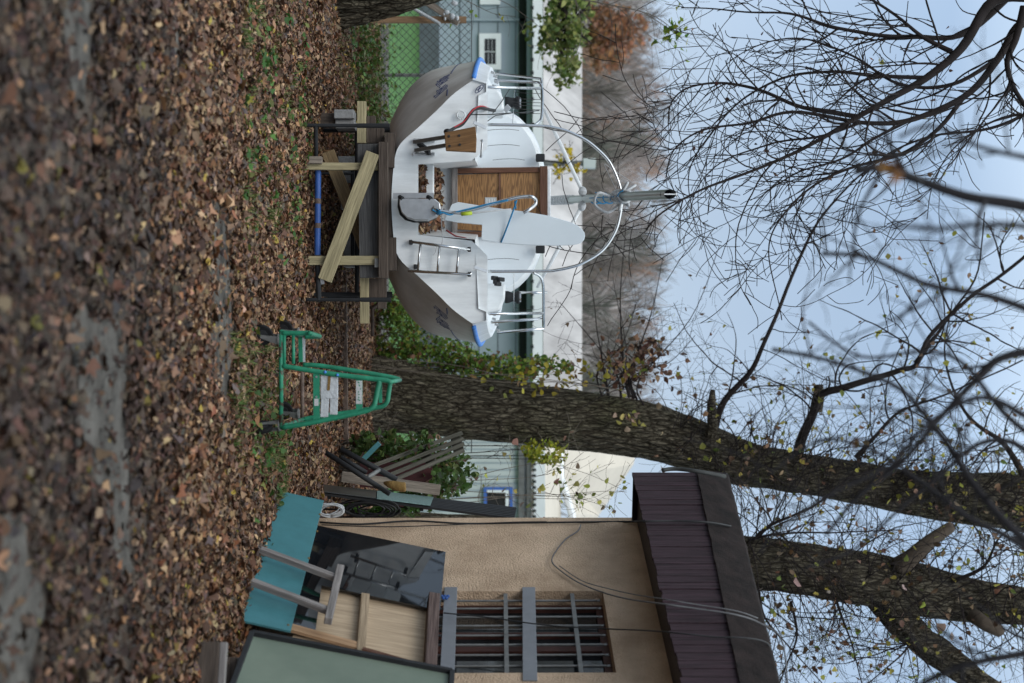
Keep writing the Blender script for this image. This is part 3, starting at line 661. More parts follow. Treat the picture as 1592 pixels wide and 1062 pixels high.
tp = smoothpath([J(598, 751, 11.25), J(606, 753, 11.2), J(614, 755, 11.2), J(624, 757, 11.2), J(631, 757, 11.2)], 3)
m.tube(tp, [.012, .018, .024, .030, .034, .036, .038, .04, .04, .04, .04, .04, .03][:len(tp)], 9)
m.build('sponge_roll', 'tan', None, True, label='tan sponge roll stuck between the tubes of the junk heap', category='sponge')
pa = thing('timber_pallet', 'grey slatted pallet tipped up behind the junk heap', 'pallet', tuple(G(560, 720)))
for k, ((v0, u0), (v1, u1)) in enumerate((((572, 727), (718, 673)), ((590, 733), (720, 682)), ((600, 741), (721, 690)), ((612, 746), (721, 700)))):
    MB().beam(J(v0, u0, 13.2-.1*k), J(v1, u1, 13.4-.1*k), .036, .06, (0, 1, 0)).build('slat', 'palletwood', pa, bevel=.003)
for t in (.55, .93): MB().beam(lin(J(575, 729, 13.27), J(718, 675, 13.47), t), lin(J(612, 746, 12.97), J(721, 700, 13.17), t), .1, .02, (0, 1, 0)).build('cross_board', 'palletwood', pa)
MB().beam(J(564, 715, 13.0), J(590, 689, 13.0), .045, .045).build('teal_bar', 'teal', None, label='short teal metal bar poking out of the junk heap', category='bar')
MB().beam(J(560, 738, 13.6), J(672, 739, 13.6), .24, .05, (0, 1, 0)).build('hinge_plate', 'redsteel', None, label='dark red steel post standing behind the grey pallet', category='post')
m = MB()
for k in range(8):
    pts = []; c = J(513+random.uniform(-3, 5), 793+random.uniform(-2, 2), 10.9+.02*k); r = random.uniform(.05, .075); e = random.uniform(-.5, .5)
    for q in range(19): a = 6.283*q/18; pts.append(c+Vector((math.cos(a)*r*.75+.03*math.sin(a)*e, e*math.cos(a)*r*.6, math.sin(a)*r*1.5)))
    m.tube(pts, .006, 5)
m.build('cable_coil', 'rope', None, True, label='coil of white cable beside the shed corner', category='cable coil')
m = MB()
for k in range(9):
    pts = []; c = J(575+random.uniform(-12, 12), 792+random.uniform(-4, 4), 11.35+.02*k); r = random.uniform(.07, .1)
    for q in range(19): a = 6.283*q/18; pts.append(c+Vector((math.cos(a)*r*.7, math.cos(a+1)*r*.3, math.sin(a)*r*2.0*random.uniform(.95, 1.05))))
    m.tube(smoothpath(pts, 2), .008, 5)
m.build('hose_coil', 'cable', None, True, label='tangled coil of black hose behind the slatted grating', category='hose coil')
for v0, v1 in ((538, 562), (600, 670)):
    MB().beam(J(v0, 786, 13.2), J(v1, 788, 13.2), .05, .04, (0, 1, 0)).build('steel_post', 'redsteel', None, group='red steel posts', label='red steel post glimpsed low behind the hose coil' if v0 < 580 else 'red steel post glimpsed higher behind the hose coil', category='post')
rr = thing('rusty_rail', 'long rusty metal rail resting on blocks behind the green trolley', 'rail', tuple(G(532, 570)))
MB().beam(Q(535, 440, 14.6), Q(537.5, 690, 14.6), .05, .05).build('rail', 'rust', rr)
for u in (478, 640): MB().beam(Vector((xat(u, 14.6), 14.6, 0)), Vector((xat(u, 14.6), 14.6, zat(536, 14.6)-.026)), .1, .08, (0, 1, 0)).build('block', 'darkwood', rr)
#SECTION_BOAT
# ================================================================== the sailing boat on its cradle
BD = 11.9
def B(t, s_, z): return Vector((t-.0981*(BD+s_), BD+s_, z))       # t to starboard, s_ forward of the transom
boat = thing('sailboat', 'white sailing boat ashore on a timber cradle, stern towards the path', 'sailboat', tuple(B(0, 0, .45)))
ST = [(0., [(0,.733),(.20,.742),(.39,.765),(.50,.82),(.62,.954),(.765,1.11),(.89,1.234),(.97,1.336),(1.02,1.41)]),
      (.9, [(0,.58),(.30,.60),(.58,.65),(.76,.72),(.93,.86),(1.06,1.02),(1.14,1.18),(1.20,1.32),(1.23,1.43)]),
      (1.8, [(0,.42),(.42,.46),(.74,.58),(1.01,.714),(1.17,.844),(1.27,1.0),(1.31,1.19),(1.335,1.36),(1.35,1.46)]),
      (3.0, [(0,.36),(.40,.42),(.72,.53),(.96,.68),(1.10,.84),(1.18,1.02),(1.22,1.22),(1.24,1.42),(1.25,1.54)]),
      (4.3, [(0,.40),(.26,.48),(.48,.60),(.64,.76),(.75,.92),(.83,1.10),(.88,1.28),(.91,1.48),(.92,1.62)]),
      (5.5, [(0,.55),(.10,.62),(.19,.74),(.27,.88),(.34,1.02),(.40,1.18),(.45,1.36),(.49,1.54),(.51,1.69)]),
      (6.5, [(0,.95),(.01,1.0),(.015,1.08),(.02,1.18),(.025,1.28),(.03,1.38),(.035,1.50),(.04,1.62),(.045,1.75)])]
def cr_(a, b, c, d, t): return .5*((2*b)+(c-a)*t+(2*a-5*b+4*c-d)*t*t+(3*b-a-3*c+d)*t**3)
SEC = []
for i in range(len(ST)-1):
    for k in range(6):
        t = k/6; q = [ST[max(0, min(len(ST)-1, j))] for j in (i-1, i, i+1, i+2)]
        s_ = cr_(*[x[0] for x in q], t)
        SEC.append((s_, [(max(0, cr_(*[x[1][n][0] for x in q], t)), cr_(*[x[1][n][1] for x in q], t)) for n in range(9)]))
SEC.append(ST[-1])
def fine(sec):      # subdivide a half section
    out = []; P = [(-sec[1][0], sec[1][1])]+sec+[(2*sec[-1][0]-sec[-2][0], 2*sec[-1][1]-sec[-2][1])]
    for i in range(1, 9):
        for k in range(3): out.append(tuple(cr_(P[i-1][c], P[i][c], P[i+1][c], P[i+2][c], k/3) for c in (0, 1)))
    out.append(sec[-1]); return out
m = MB(); rows = []
for s_, sec in SEC:
    f_ = fine(sec); rows.append([B(-t, s_, z) for t, z in f_[::-1]]+[B(t, s_, z) for t, z in f_[1:]])
m.grid([r[::-1] for r in rows]); hullo = m.build('hull', 'hull', boat, True)
# transom with the cockpit cut out of it
f0 = fine(ST[0][1]); CUT0, CUT1, LIP, TOP = -.335, .275, .955, 1.535
def band(sg): return [(sg*1.0, TOP)]
left = [(-t, z) for t, z in f0]; right = [(t, z) for t, z in f0]
tm = MB(); TK = .03
def Tr(t, z, ds=0.): return B(t, -.01+.05*(z-.733)+ds, z)
pl = [(CUT0+.02, LIP), (CUT0-.01, 1.40), (-.455, TOP), (-1.0, TOP)]+[q for q in left[::-1]]+[q for q in right[1:]]+[(1.0, TOP), (.455, TOP), (CUT1+.05, 1.405), (CUT1, LIP)]
# strip build: left half, right half, centre below the lip
import mathutils.geometry as mg
tess = mg.tessellate_polygon([[Vector((a, b, 0)) for a, b in pl]])
vs = [Tr(a, b) for a, b in pl]; n = len(vs); vb = [Tr(a, b, TK) for a, b in pl]
fs = []
for tri in tess:
    a, b, c = [pl[i] for i in tri]; ar = (b[0]-a[0])*(c[1]-a[1])-(c[0]-a[0])*(b[1]-a[1])
    fs.append(list(tri) if ar > 0 else list(tri)[::-1])
fb = [[i+n for i in f[::-1]] for f in fs]; sd_ = [[i, (i+1) % n, (i+1) % n+n, i+n] for i in range(n)]
tm.add(vs+vb, fs+fb+sd_); tm.build('transom', 'gelcoat', boat)
# deck and cockpit
dk = MB()
gun = [[], []]
DS = [(s_, sec[-1]) for s_, sec in SEC]
for sg in (-1, 1):
    r1, r2, r3, r4, r5 = [], [], [], [], []
    for s_, (b_, z_) in DS:
        r1.append(B(sg*(b_+.002), s_, z_)); bw = .12*min(1, .6+s_*.3) if s_ < 6 else .06
        r2.append(B(sg*max(0, b_-.03-.02*min(s_, 2)), s_, z_+.115)); inn = max(.0, b_-.10)
        r3.append(B(sg*inn, s_, z_+.115))
        if s_ < 1.95: r4.append(B(sg*inn*.97, s_, 1.46)); r5.append(B(CUT0-.02 if sg < 0 else CUT1+.04, s_+0.03, 1.43))
        else: r4.append(B(sg*inn*.97, s_, z_+.06)); r5.append(B(CUT0-.02 if sg < 0 else CUT1+.04, s_, 1.43) if s_ < 2.45 else B(0, s_, z_+.14))
    R = [r1, r2, r3, r4, r5]
    dk.grid(R if sg < 0 else [x[::-1] for x in R])
dk.build('deck', 'gelcoat', boat)
ck = MB(); sA, sB = .02, 1.93
def quad(a, b, c, d): ck.add([a, b, c, d], [[0, 1, 2, 3]])
quad(B(CUT0-.02, sA, 1.43), B(CUT0-.02, sB, 1.43), B(CUT0+.03, sB, LIP-.005), B(CUT0+.02, sA, LIP-.005))
quad(B(CUT1, sA, LIP-.005), B(CUT1-.0, sB, LIP-.005), B(CUT1+.04, sB, 1.43), B(CUT1+.04, sA, 1.43))
quad(B(CUT0+.02, sA, LIP-.005), B(CUT0+.03, sB, LIP-.005), B(CUT1, sB, LIP-.005), B(CUT1, sA, LIP-.005))
quad(B(CUT0+.03, sB-.01, LIP-.005), B(CUT0-.02, sB-.01, 1.43), B(CUT1+.04, sB-.01, 1.43), B(CUT1, sB-.01, LIP-.005))
ck.build('cockpit_well', 'gelcoat', boat)
MB().beam(Q(668, 257, 12.3), Q(668, 302, 12.3), .10, .075, (0, 0, 1)).build('traveller_box', 'gelcoat', boat, bevel=.01)
# cabin trunk
prof = [(1.0,1.16),(1.0,1.46),(.95,1.60),(.89,1.75),(.83,1.84),(.75,1.92),(.66,1.985),(.56,2.03),(.40,2.075),(.20,2.105),(0,2.115)]
def prof_at(s_, k, dz): return [B(t*k, s_, 1.46+(z-1.46)*k*dz if z > 1.46 else z) for t, z in prof]
full = lambda P, s_: P+[B(-(p.x+.0981*(BD+s_)), s_, p.z) for p in P[::-1][1:]]
rows = []
for s_, k, dz in ((1.94, .93, .99), (2.0, .975, 1.0), (2.1, 1., 1.), (3.0, .86, 1.02), (3.8, .62, 1.1), (4.4, .38, .9)): rows.append(full(prof_at(s_, k, dz), s_))
m = MB(); m.grid(rows[::-1]); cab = m.build('cabin', 'gelcoat', boat, True)
fr_ = full(prof_at(1.94, .93, .99), 1.94)
sub('bulkhead', MB().add([p+Vector((0, -.003, 0)) for p in fr_], [list(range(len(fr_)))[::-1]]), M('bulkhead_gelcoat', (.66,.70,.73), .4, .05, 2.), cab)
Db = BD+1.90
def PB(v, u, d=0.): return Q(v, u, Db-d)
dr = MB().poly([PB(711, 272), PB(776, 270), PB(776, 361), PB(711, 357)], -.015).poly([PB(778, 270), PB(841, 268), PB(841, 361), PB(778, 361)], -.015)
def ply():
    m = bpy.data.materials.new('rotary_plywood'); m.use_nodes = True; t = m.node_tree; b = t.nodes['Principled BSDF']
    c = t.nodes.new('ShaderNodeTexCoord'); mp = t.nodes.new('ShaderNodeMapping'); mp.inputs['Scale'].default_value = (.9, 1, 7.5)
    wv = t.nodes.new('ShaderNodeTexNoise'); wv.inputs['Scale'].default_value = 2.2; wv.inputs['Detail'].default_value = 2
    sn = t.nodes.new('ShaderNodeMath'); sn.operation = 'MULTIPLY'; sn.inputs[1].default_value = 55
    s2 = t.nodes.new('ShaderNodeMath'); s2.operation = 'SINE'; r = t.nodes.new('ShaderNodeValToRGB')
    r.color_ramp.elements[0].color = (.15, .068, .019, 1); r.color_ramp.elements[1].color = (.30, .15, .05, 1); r.color_ramp.elements[0].position = .1; r.color_ramp.elements[1].position = .75
    mr = t.nodes.new('ShaderNodeMapRange'); mr.inputs[1].default_value = -1
    t.links.new(c.outputs['Object'], mp.inputs[0]); t.links.new(mp.outputs[0], wv.inputs['Vector']); t.links.new(wv.outputs['Fac'], sn.inputs[0])
    t.links.new(sn.outputs[0], s2.inputs[0]); t.links.new(s2.outputs[0], mr.inputs[0]); t.links.new(mr.outputs[0], r.inputs[0]); t.links.new(r.outputs[0], b.inputs['Base Color'])
    b.inputs['Roughness'].default_value = .55; return m
door = dr.build('companionway_door', ply(), boat)
sub('divider', MB().beam(PB(777, 270, .02), PB(777, 361, .02), .02, .025, (0, 1, 0)), 'brownwood', door)
sub('label_plate', MB().poly([PB(754, 307, .0165), PB(754, 319, .0165), PB(772, 319, .0165), PB(772, 307, .0165)], -.002), 'sticker', door)
m = MB()
for k in range(4): m.beam(PB(757+4*k, 309, .02), PB(757+4*k, 317, .02), .006, .001, (0, 1, 0))
sub('label_print', m, 'white', door)
dfm = MB().beam(PB(709, 266, .012), PB(848, 264, .012), .05, .06, (0, 1, 0)).beam(PB(709, 364, .012), PB(848, 366, .012), .05, .06, (0, 1, 0))
dfm.build('door_frame', 'brownwood', boat, bevel=.004)
MB().beam(PB(845, 259, .03), PB(845, 371, .03), .075, .08, (0, 1, 0)).build('hatch_board', 'brownwood', boat, bevel=.006)
MB().beam(PB(707, 262, .03), PB(707, 369, .03), .055, .06, (0, 1, 0)).build('door_sill', 'greywood', boat, bevel=.004)
MB().beam(PB(853, 264, .0), PB(853, 366, .0), .035, .10, (0, 1, 0)).build('hatch_slide', 'gelcoat', boat, bevel=.008)
# rudder, head and tiller
DR = 11.66
def R_(v, u, d=0.): return Q(v, u, DR-d)
rb_ = [(690.7,342),(702,318),(712,314),(760,322),(812,328.5),(851,335),(886,345),(898,350.5),(905,356.5),(909,362),(909.6,367),(908,373),(903,378),(891,381),(862,382),(815,380.5),(780,378),(748.5,373),(749.5,349.5),(712,346)]
pts = [R_(v, u) for v, u in rb_]; tess = mg.tessellate_polygon([[Vector((u, v, 0)) for v, u in rb_]])
n = len(pts); vb = [p+Vector((0, .035, 0)) for p in pts]; fs = []
for tri in tess:
    a, b, c = [rb_[i] for i in tri]; ar = (b[1]-a[1])*(c[0]-a[0])-(c[1]-a[1])*(b[0]-a[0])
    fs.append(list(tri) if ar > 0 else list(tri)[::-1])
MB().add(pts+vb, fs+[[i+n for i in f[::-1]] for f in fs]+[[i, (i+1) % n, (i+1) % n+n, i+n] for i in range(n)]).build('rudder', M('rudder_gelcoat', (.63,.69,.73), .35, .04, 3., spec=.5), boat, bevel=.004)
rh = [(676,309),(621,309),(620.5,318),(624,330),(632,338),(645,342),(665,342),(678,336),(685,326),(684,316)]
hd = MB().poly([R_(v, u, .05) for v, u in rh], .16, (0, 1, 0)).build('rudder_head', 'alu', boat, bevel=.006)
sub('head_shadow_plate', MB().poly([R_(v-2.5 if v < 660 else v-1, u+(4 if u > 312 else 0), -.10) for v, u in rh], .02, (0, 1, 0)), 'black', hd)  # black copy of the outline, shifted behind the head as its painted shadow
MB().poly([R_(611, 300, -.1), R_(611, 308, -.1), R_(674, 308, -.1), R_(674, 300, -.1)], .04, (0, 1, 0)).build('rudder_mount', 'alu', boat)
m = MB()
for v in (621, 665): m.tube([R_(v, 306, .02), R_(v+5, 309, .05)], .018, 8)
m.build('pintle', 'black', boat)
MB().beam(R_(672, 323, .10), R_(684, 331, .08), .035, .04).build('tiller_socket', 'grey', boat, bevel=.004)
tl = smoothpath([(682,327),(700,330.5),(714,330),(739,325),(763,318),(788,311),(804,307),(820,305.5),(829,307),(833,311.5),(832,318),(824,325),(814,331)] and [R_(a, b, .12 if a < 830 else .08) for a, b in ((682,327),(700,330.5),(714,330),(739,325),(763,318),(788,311),(804,307),(820,305.5),(829,307),(833,311.5),(832,318),(824,325),(814,331))], 5)
MB().tube(tl, .014, 8).build('tiller', 'steel', boat, True)
MB().tube([R_(702, 331, .14), R_(720, 332.5, .14), R_(738, 331, .14), R_(795, 325, .14)], [.008, .011, .008, .006], 6).build('tiller_extension', 'rope', boat, True)
MB().tube([R_(717, 333, .145), R_(734, 331.5, .145)], .015, 8).build('extension_grip', 'lime', boat, True)
m = MB().tube(smoothpath([R_(790, 311, .14), R_(762, 316.5, .14), R_(740, 322, .14), R_(712, 329, .14), R_(700, 334, .14), R_(690, 331, .15), R_(680, 330, .15), R_(672, 326, .15)], 5), .007, 5)
for k in range(9): m.tube([R_(678+2*(k % 4), 325+k, .15), R_(684+(k % 3), 328+(k*2) % 7, .17), R_(680, 334-k, .15)], .006, 5)
for k in range(6): m.tube([R_(800+k*.7, 314-.5*k, .13), R_(801, 319, .16), R_(802, 322+k*.6, .13)], .006, 5)
m.tube([R_(801, 319, .1), R_(790, 349, .04), R_(779, 377, .01)], .007, 5)
m.build('tiller_lashing', 'bluerope', boat, True)
# boarding ladder folded up against the transom
DL = 11.82
def LD(v, u): return Q(v, u, DL)
MB().tube([LD(638, 376), LD(731, 388)], .0125, 8).tube([LD(634, 421), LD(731, 427), LD(733, 423)], .0125, 8).tube([LD(654, 378), LD(649.5, 421)], .010, 8).tube([LD(683.6, 382), LD(680, 424)], .010, 8).tube([LD(714, 386), LD(709.5, 426)], .010, 8).build('boarding_ladder', 'steel', boat, True)
m = MB()
for v, u in ((638, 376), (645, 414), (729, 387), (729, 426)): m.box(LD(v-2, u-3)+Vector((0, -.01, 0)), LD(v+3, u+4)+Vector((0, .07, 0)))
m.build('ladder_clamp', 'black', boat, bevel=.004)
MB().tube(smoothpath([LD(687, 333), LD(686, 345), LD(688, 370), LD(686, 381), LD(679, 384), LD(677, 392), LD(673, 397)], 4), .0035, 5).build('cord', 'rope', boat, True)
# outboard bracket
ob = MB().poly([Q(v, u, 11.45) for v, u in ((690.7, 206), (739, 196.6), (741, 215), (740, 236.6), (693, 234))], .05, (0, 1, 0)).build('motor_pad', 'teak', boat, bevel=.006)
m = MB()
for v, u in ((698, 212), (714, 211), (699, 227), (715, 225)): m.disc(Q(v, u, 11.447), (0, 1, 0), .010, .01, 12)
sub('bolt', m, 'black', ob)
MB().beam(Q(644, 221, 11.8), Q(694, 213, 11.52), .03, .03).beam(Q(646, 234, 11.8), Q(694, 226, 11.52), .03, .03).build('motor_bracket', 'grey', boat, bevel=.003)
MB().box(Q(642, 215.5, 11.85), Q(676, 221, 11.9)).box(Q(642, 237, 11.85), Q(676, 243, 11.9)).build('bracket_plate', 'steel', boat)
MB().beam(Q(650, 222, 11.88), Q(668, 237, 11.75), .05, .02).build('bracket_spring', 'black', boat)
def ring(c, ax, R1, r, n=20, sc=1.): 
    ax = Vector(ax).normalized(); x = ax.orthogonal().normalized(); x = Vector((1, 0, 0)) if abs(ax.x) < .5 else x; y = ax.cross(x)
    return MB().tube([Vector(c)+x*R1*math.cos(6.2832*k/n)+y*R1*sc*math.sin(6.2832*k/n) for k in range(n+1)], r, 6)
r_ = ring(Q(716.6, 179, 11.87), (0, 1, 0), .033, .007); r_.disc(Q(716.6, 179, 11.875), (0, 1, 0), .02, .01); r_.build('deck_filler', 'gelcoat', boat, True)
em = MB(); c = Q(745, 138.5, 11.89)
pp = []
for k in range(25):
    a = 6.2832*k/24; pp.append(c+Vector((math.cos(a)*.036*.9+math.sin(a)*.008, 0, -math.cos(a)*.03+math.sin(a)*.016)))
em.tube(pp, .0035, 5); em.tube([c+Vector((-.022, 0, .012)), c+Vector((.0, -.002, -.004)), c+Vector((.024, 0, -.006))], .004, 5); em.tube([c+Vector((-.012, 0, .02)), c+Vector((.012, 0, -.022))], .003, 5)
em.build('oval_emblem', 'bluemark', boat)
MB().tube(smoothpath([Q(748, 219, 11.8), Q(750, 219, 11.74), Q(749, 231, 11.73), Q(748, 243, 11.74), Q(747, 243, 11.8)], 3), .009, 7).build('grab_handle', 'alu', boat, True)
MB().tube(smoothpath([Q(697, 205, 11.6), Q(707, 199, 11.7), Q(719, 193, 11.75), Q(731, 177, 11.72), Q(738, 170, 11.75), Q(748, 168, 11.8), Q(758, 170, 11.95), Q(769, 172, 12.2)], 5), .014, 7).tube([Q(694, 205, 11.55), Q(699, 205, 11.62)], .025, 8).build('fuel_hose', 'cable', boat, True)
MB().tube(smoothpath([Q(704, 199, 11.68), Q(721, 189, 11.72), Q(734, 172, 11.70), Q(748, 165, 11.78), Q(763, 170, 12.1)], 5), .006, 5).build('red_wire', 'redrope', boat, True)
MB().tube([Q(731, 178.5, 11.85), Q(765, 178, 11.9), Q(790, 176, 12.3), Q(812, 175, 12.8), Q(838, 172, 13.2)], .005, 5).tube([Q(757, 189, 12.), Q(770, 180, 12.1), Q(796, 176, 12.4)], .004, 5).tube([Q(766, 176, 12.1), Q(780, 158, 12.4), Q(792, 139, 12.7)], .004, 5).build('control_line', 'cable', boat, True)
MB().tube(smoothpath([Q(694, 358, 12.6), Q(708, 367, 12.3), Q(722, 370, 12.1), Q(731, 375, 12.05), Q(737, 380, 12.02)], 4), .007, 5).tube([Q(734+3*math.cos(k*1.3), 381+4*math.sin(k*1.3), 12.0) for k in range(14)], .008, 5).build('red_line', 'redrope', boat, True)
m = MB().box(B(-.42-.0, -.02, 1.545), B(-.40, 0, 1.546)) if 0 else MB()
for (v0, u0, v1, u1) in ((736, 190, 756, 199), (737, 415, 757, 422)): m.beam(Q(v0, u0, 11.84), Q(v1, u1, 11.86), .028, .012, (0, 1, 0))
m.build('chain_plate', 'alu', boat, bevel=.002)
# rub rail: blue foam along the stern quarters
for sg in (-1, 1):
    pts = [B(sg*(b_+.012), s_, z_+.008) for s_, (b_, z_) in DS if .08 < s_ < 2.6]
    MB().tube(smoothpath(pts, 3), .021, 9).build('rub_rail', 'bluefoam', boat, True)
    pts = [B(sg*(b_+.006), s_, z_+.006) for s_, (b_, z_) in DS if s_ >= 2.6]
    MB().tube(pts, .014, 6).build('rub_strake', 'gelcoat', boat, True)
# faded blue stripe and marks on each quarter
def hull_pt(s_, z, sg):
    for i in range(len(SEC)-1):
        if SEC[i][0] <= s_ <= SEC[i+1][0]:
            k = (s_-SEC[i][0])/(SEC[i+1][0]-SEC[i][0])
            sec = [(lin(a[0], b[0], k), lin(a[1], b[1], k)) for a, b in zip(fine(SEC[i][1]), fine(SEC[i+1][1]))]
            for j in range(len(sec)-1):
                if sec[j][1] <= z <= sec[j+1][1]:
                    q = (z-sec[j][1])/(sec[j+1][1]-sec[j][1]); return B(sg*(lin(sec[j][0], sec[j+1][0], q)+.003), s_, z)
    return None
for sg in (-1, 1):
    m = MB()
    def stroke(pts, r):
        P = [hull_pt(s_, z, sg) for s_, z in pts]
        if all(P): m.tube(P, r, 5)
    stroke([(.13, 1.19), (.22, 1.19), (.30, 1.188)], .006); stroke([(.92, 1.20), (1.1, 1.215), (1.35, 1.24), (1.6, 1.262)], .005)
    for k, (a, zt, zb) in enumerate(((.34, 1.185, 1.08), (.39, 1.19, 1.07), (.44, 1.185, 1.09), (.49, 1.17, 1.09), (.63, 1.18, 1.09), (.69, 1.19, 1.08), (.75, 1.18, 1.07), (.81, 1.19, 1.08), (.87, 1.19, 1.10))):
        stroke([(a, zb), (a+.015, (zt+zb)/2), (a+.03, zt)], .0032)
        if k % 2 == 0: stroke([(a+.01, zb+.03), (a+.05, zb+.045)], .003)
        else: stroke([(a, zb), (a+.05, zb+.002)], .003)
    stroke([(.555, 1.11), (.575, 1.115)], .006)
    m.build('hull_marking', 'bluemark', boat)
# winch islands, winches, cleats, lamps
for sg, u0, u1, v1 in ((-1, 136, 171, 783), (1, 441, 487, 785)):
    a, b, c, d = [Q(755, u0 if sg < 0 else u1, 12.45), Q(v1-8, u0+3 if sg < 0 else u1-4, 12.45), Q(v1, (u0+u1)/2, 12.45), Q(755, u1 if sg < 0 else u0, 12.45)]
    e_ = Q(v1+1, u1 if sg < 0 else u0, 12.45)
    MB().poly([a, b, c, e_, d] if sg < 0 else [a, b, c, e_, d][::-1], .5, (0, 1, 0)).build('winch_base', 'gelcoat', boat, bevel=.02)
for u in (160, 462):
    wv_ = MB(); c = Q(785, u, 12.7); wv_.tube([c, c+Vector((0, 0, .03)), c+Vector((0, 0, .07)), c+Vector((0, 0, .10)), c+Vector((0, 0, .105)), c+Vector((0, 0, .13))], [.055, .055, .04, .05, .06, .06], 14)
    wo_ = wv_.build('winch', 'black', boat, True); sub('winch_cap', MB().disc(c+Vector((0, 0, .137)), (0, 0, 1), .045, .014), 'steel', wo_)
MB().beam(Q(785, 166, 12.5), Q(791, 172, 12.5), .05, .06).build('clutch', 'alu', boat, bevel=.004)
m = MB()
for v, u in ((765, 432), (768, 438), (775, 434), (770, 441)): m.beam(Q(v, u, 12.2), Q(v+8, u+1, 12.25), .035, .03)
m.build('jam_cleat', 'black', boat, bevel=.004)
m = MB()
for v, u in ((766, 112), (770, 118), (772, 127), (768, 133), (768, 495), (772, 504), (774, 512), (768, 488)): m.beam(Q(v-3, u, 12.9), Q(v+3, u+2, 12.9), .03, .02)
m.build('rail_foot', 'alu', boat, bevel=.003)
for u, n_ in ((245.5, 0), (388, 1)): MB().beam(Q(833, u, 13.75), Q(847, u, 13.75), .075, .06, (0, 1, 0)).build('deck_lamp', 'black', boat, bevel=.01)
m = MB()
for (u0, vA) in ((203, 757), (227, 758), (249, 766), (404, 757)): m.tube(smoothpath([Q(vA, u0, 13.78), Q(vA+14, u0-1.5, 13.77), Q(vA+34, u0-2, 13.77), Q(vA+50, u0, 13.77)], 3), .003, 4)
m.build('shock_cord', 'cable', boat)
# stern rails and the hoop carrying the mast
DA = 12.15
rl = smoothpath([Q(768, 125, 12.9), Q(800, 126.5, 12.9), Q(832, 128, 12.9), Q(839, 130, 12.85), Q(842, 137, 12.8), Q(843, 160, 12.5), Q(842, 182, 12.3), Q(838, 190, 12.2), Q(829, 196, DA)], 5)
MB().tube(rl, .0135, 8).tube([Q(767, 114, 13.4), Q(841, 122.6, 13.4), Q(843, 135, 12.9)], .0125, 8).tube([Q(757, 135.5, 12.0), Q(840, 137.5, 12.5)], .0125, 8).tube([Q(800, 140, 13.), Q(797, 193, 12.2)], .004, 5).build('stern_rail', 'steel', boat, True)
rl = smoothpath([Q(829, 424, DA), Q(839, 429, 12.2), Q(844, 441, 12.3), Q(845, 470, 12.6), Q(845, 497, 12.9), Q(845, 508, 13.1)], 5)
MB().tube(rl, .0135, 8).tube([Q(761, 488, 12.2), Q(844, 487, 12.7)], .0125, 8).tube([Q(764, 501, 12.6), Q(836, 496, 12.9), Q(844, 493, 12.9)], .0125, 8).tube([Q(773, 517, 13.3), Q(846, 511, 13.2)], .0125, 8).tube([Q(799, 426, 12.2), Q(799, 488, 12.5)], .004, 5).tube([Q(806, 455, 13.5), Q(851, 455, 13.5)], .0125, 8).build('stern_rail', 'steel', boat, True)
m = MB()
for u in (146, 155, 160, 165, 171, 177):
    m.tube([Q(843.5, u, 12.55), Q(820-random.uniform(0, 18), u-1, 12.5), Q(800-random.uniform(0, 8), u-3, 12.5)], .003, 4)
m.build('cable_tie', 'cable', boat)
arch = [(756,194),(800,194.5),(840,196),(855,197.5),(875,202),(891,208),(916,221.5),(942,245),(954,264),(963,287),(966,306),(965,328),(957,359),(937,389),(906,409),(885,416),(865,420),(851,421.5),(800,422),(759,422)]
MB().tube(smoothpath([Q(v, u, DA) for v, u in arch], 5), .0130, 10).build('stern_hoop', 'steel', boat, True)
n = 1500; ps = []; 
for _ in range(n):
    s_ = random.uniform(.06, 1.9); t = random.uniform(CUT0+.03, CUT1-.02); ps.append(tuple(B(t, s_, LIP+random.uniform(0, 1)*(.03+.12*s_/1.9))))
leaf_mesh('cockpit_leaves', ps, RNG.normal(0, .6, (n, 3))+np.array([0, -.3, .8]), RNG.uniform(.04, .075, n), pick(BROWNS, n, .25, BW), kind='stuff', label='drift of dry brown leaves filling the boat cockpit')
# the mast, lowered aft onto the hoop
mast = thing('lowered_mast', 'grey aluminium mast lowered aft over the boat, resting on its stern hoop', 'mast', tuple(Q(868, 313, 15.0)))
mA, mB = Q(857, 312, 15.4), Q(1041, 302, 10.6)
def mastpt(D): return lin(mA, mB, (15.4-D)/4.8)
d = (mB-mA).normalized(); sec = []
side = d.cross(Vector((0, 0, 1))).normalized(); upv = side.cross(d).normalized()
rows = []
for p in (mA, lin(mA, mB, .5), mB):
    rows.append([p+side*.037*math.cos(6.2832*k/20)+upv*.051*math.sin(6.2832*k/20)*(1 if math.sin(6.2832*k/20) > 0 else .85) for k in range(21)])
m = MB(); m.grid(rows); m.grid([[p+(c_-p)*.10 for p, c_ in zip(r, [q]*21)][::-1] for r, q in zip(rows, (mA, lin(mA, mB, .5), mB))]); m.build('spar', M('mast_alloy', (.33,.36,.35), .45, .1, 3., metal=.6), mast, True)
MB().poly([mB-d*.10+side*.033*math.cos(6.2832*k/20)+upv*.045*math.sin(6.2832*k/20) for k in range(20)], .01).build('mast_end', 'black', mast)
MB().beam(mB+upv*.052-d*.45, mB+upv*.052+d*.005, .02, .008, upv).beam(mB+upv*.05, mB-upv*.043, .016, .008, side).build('sail_track', 'white', mast)
spt = mastpt(13.6)
for e in (Q(845, 168, 13.9), Q(835, 447, 13.9)):
    t0 = spt+(e-spt).normalized()*.06
    sp1 = MB().tube([t0, lin(t0, e, .5), e], [.017, .02, .014], 8).build('spreader', 'white', mast, True)
    sub('spreader_boot', MB().ball(lin(t0, e, .02), .05, 8, (1, 1, .8)), 'rope', sp1)
m = MB()
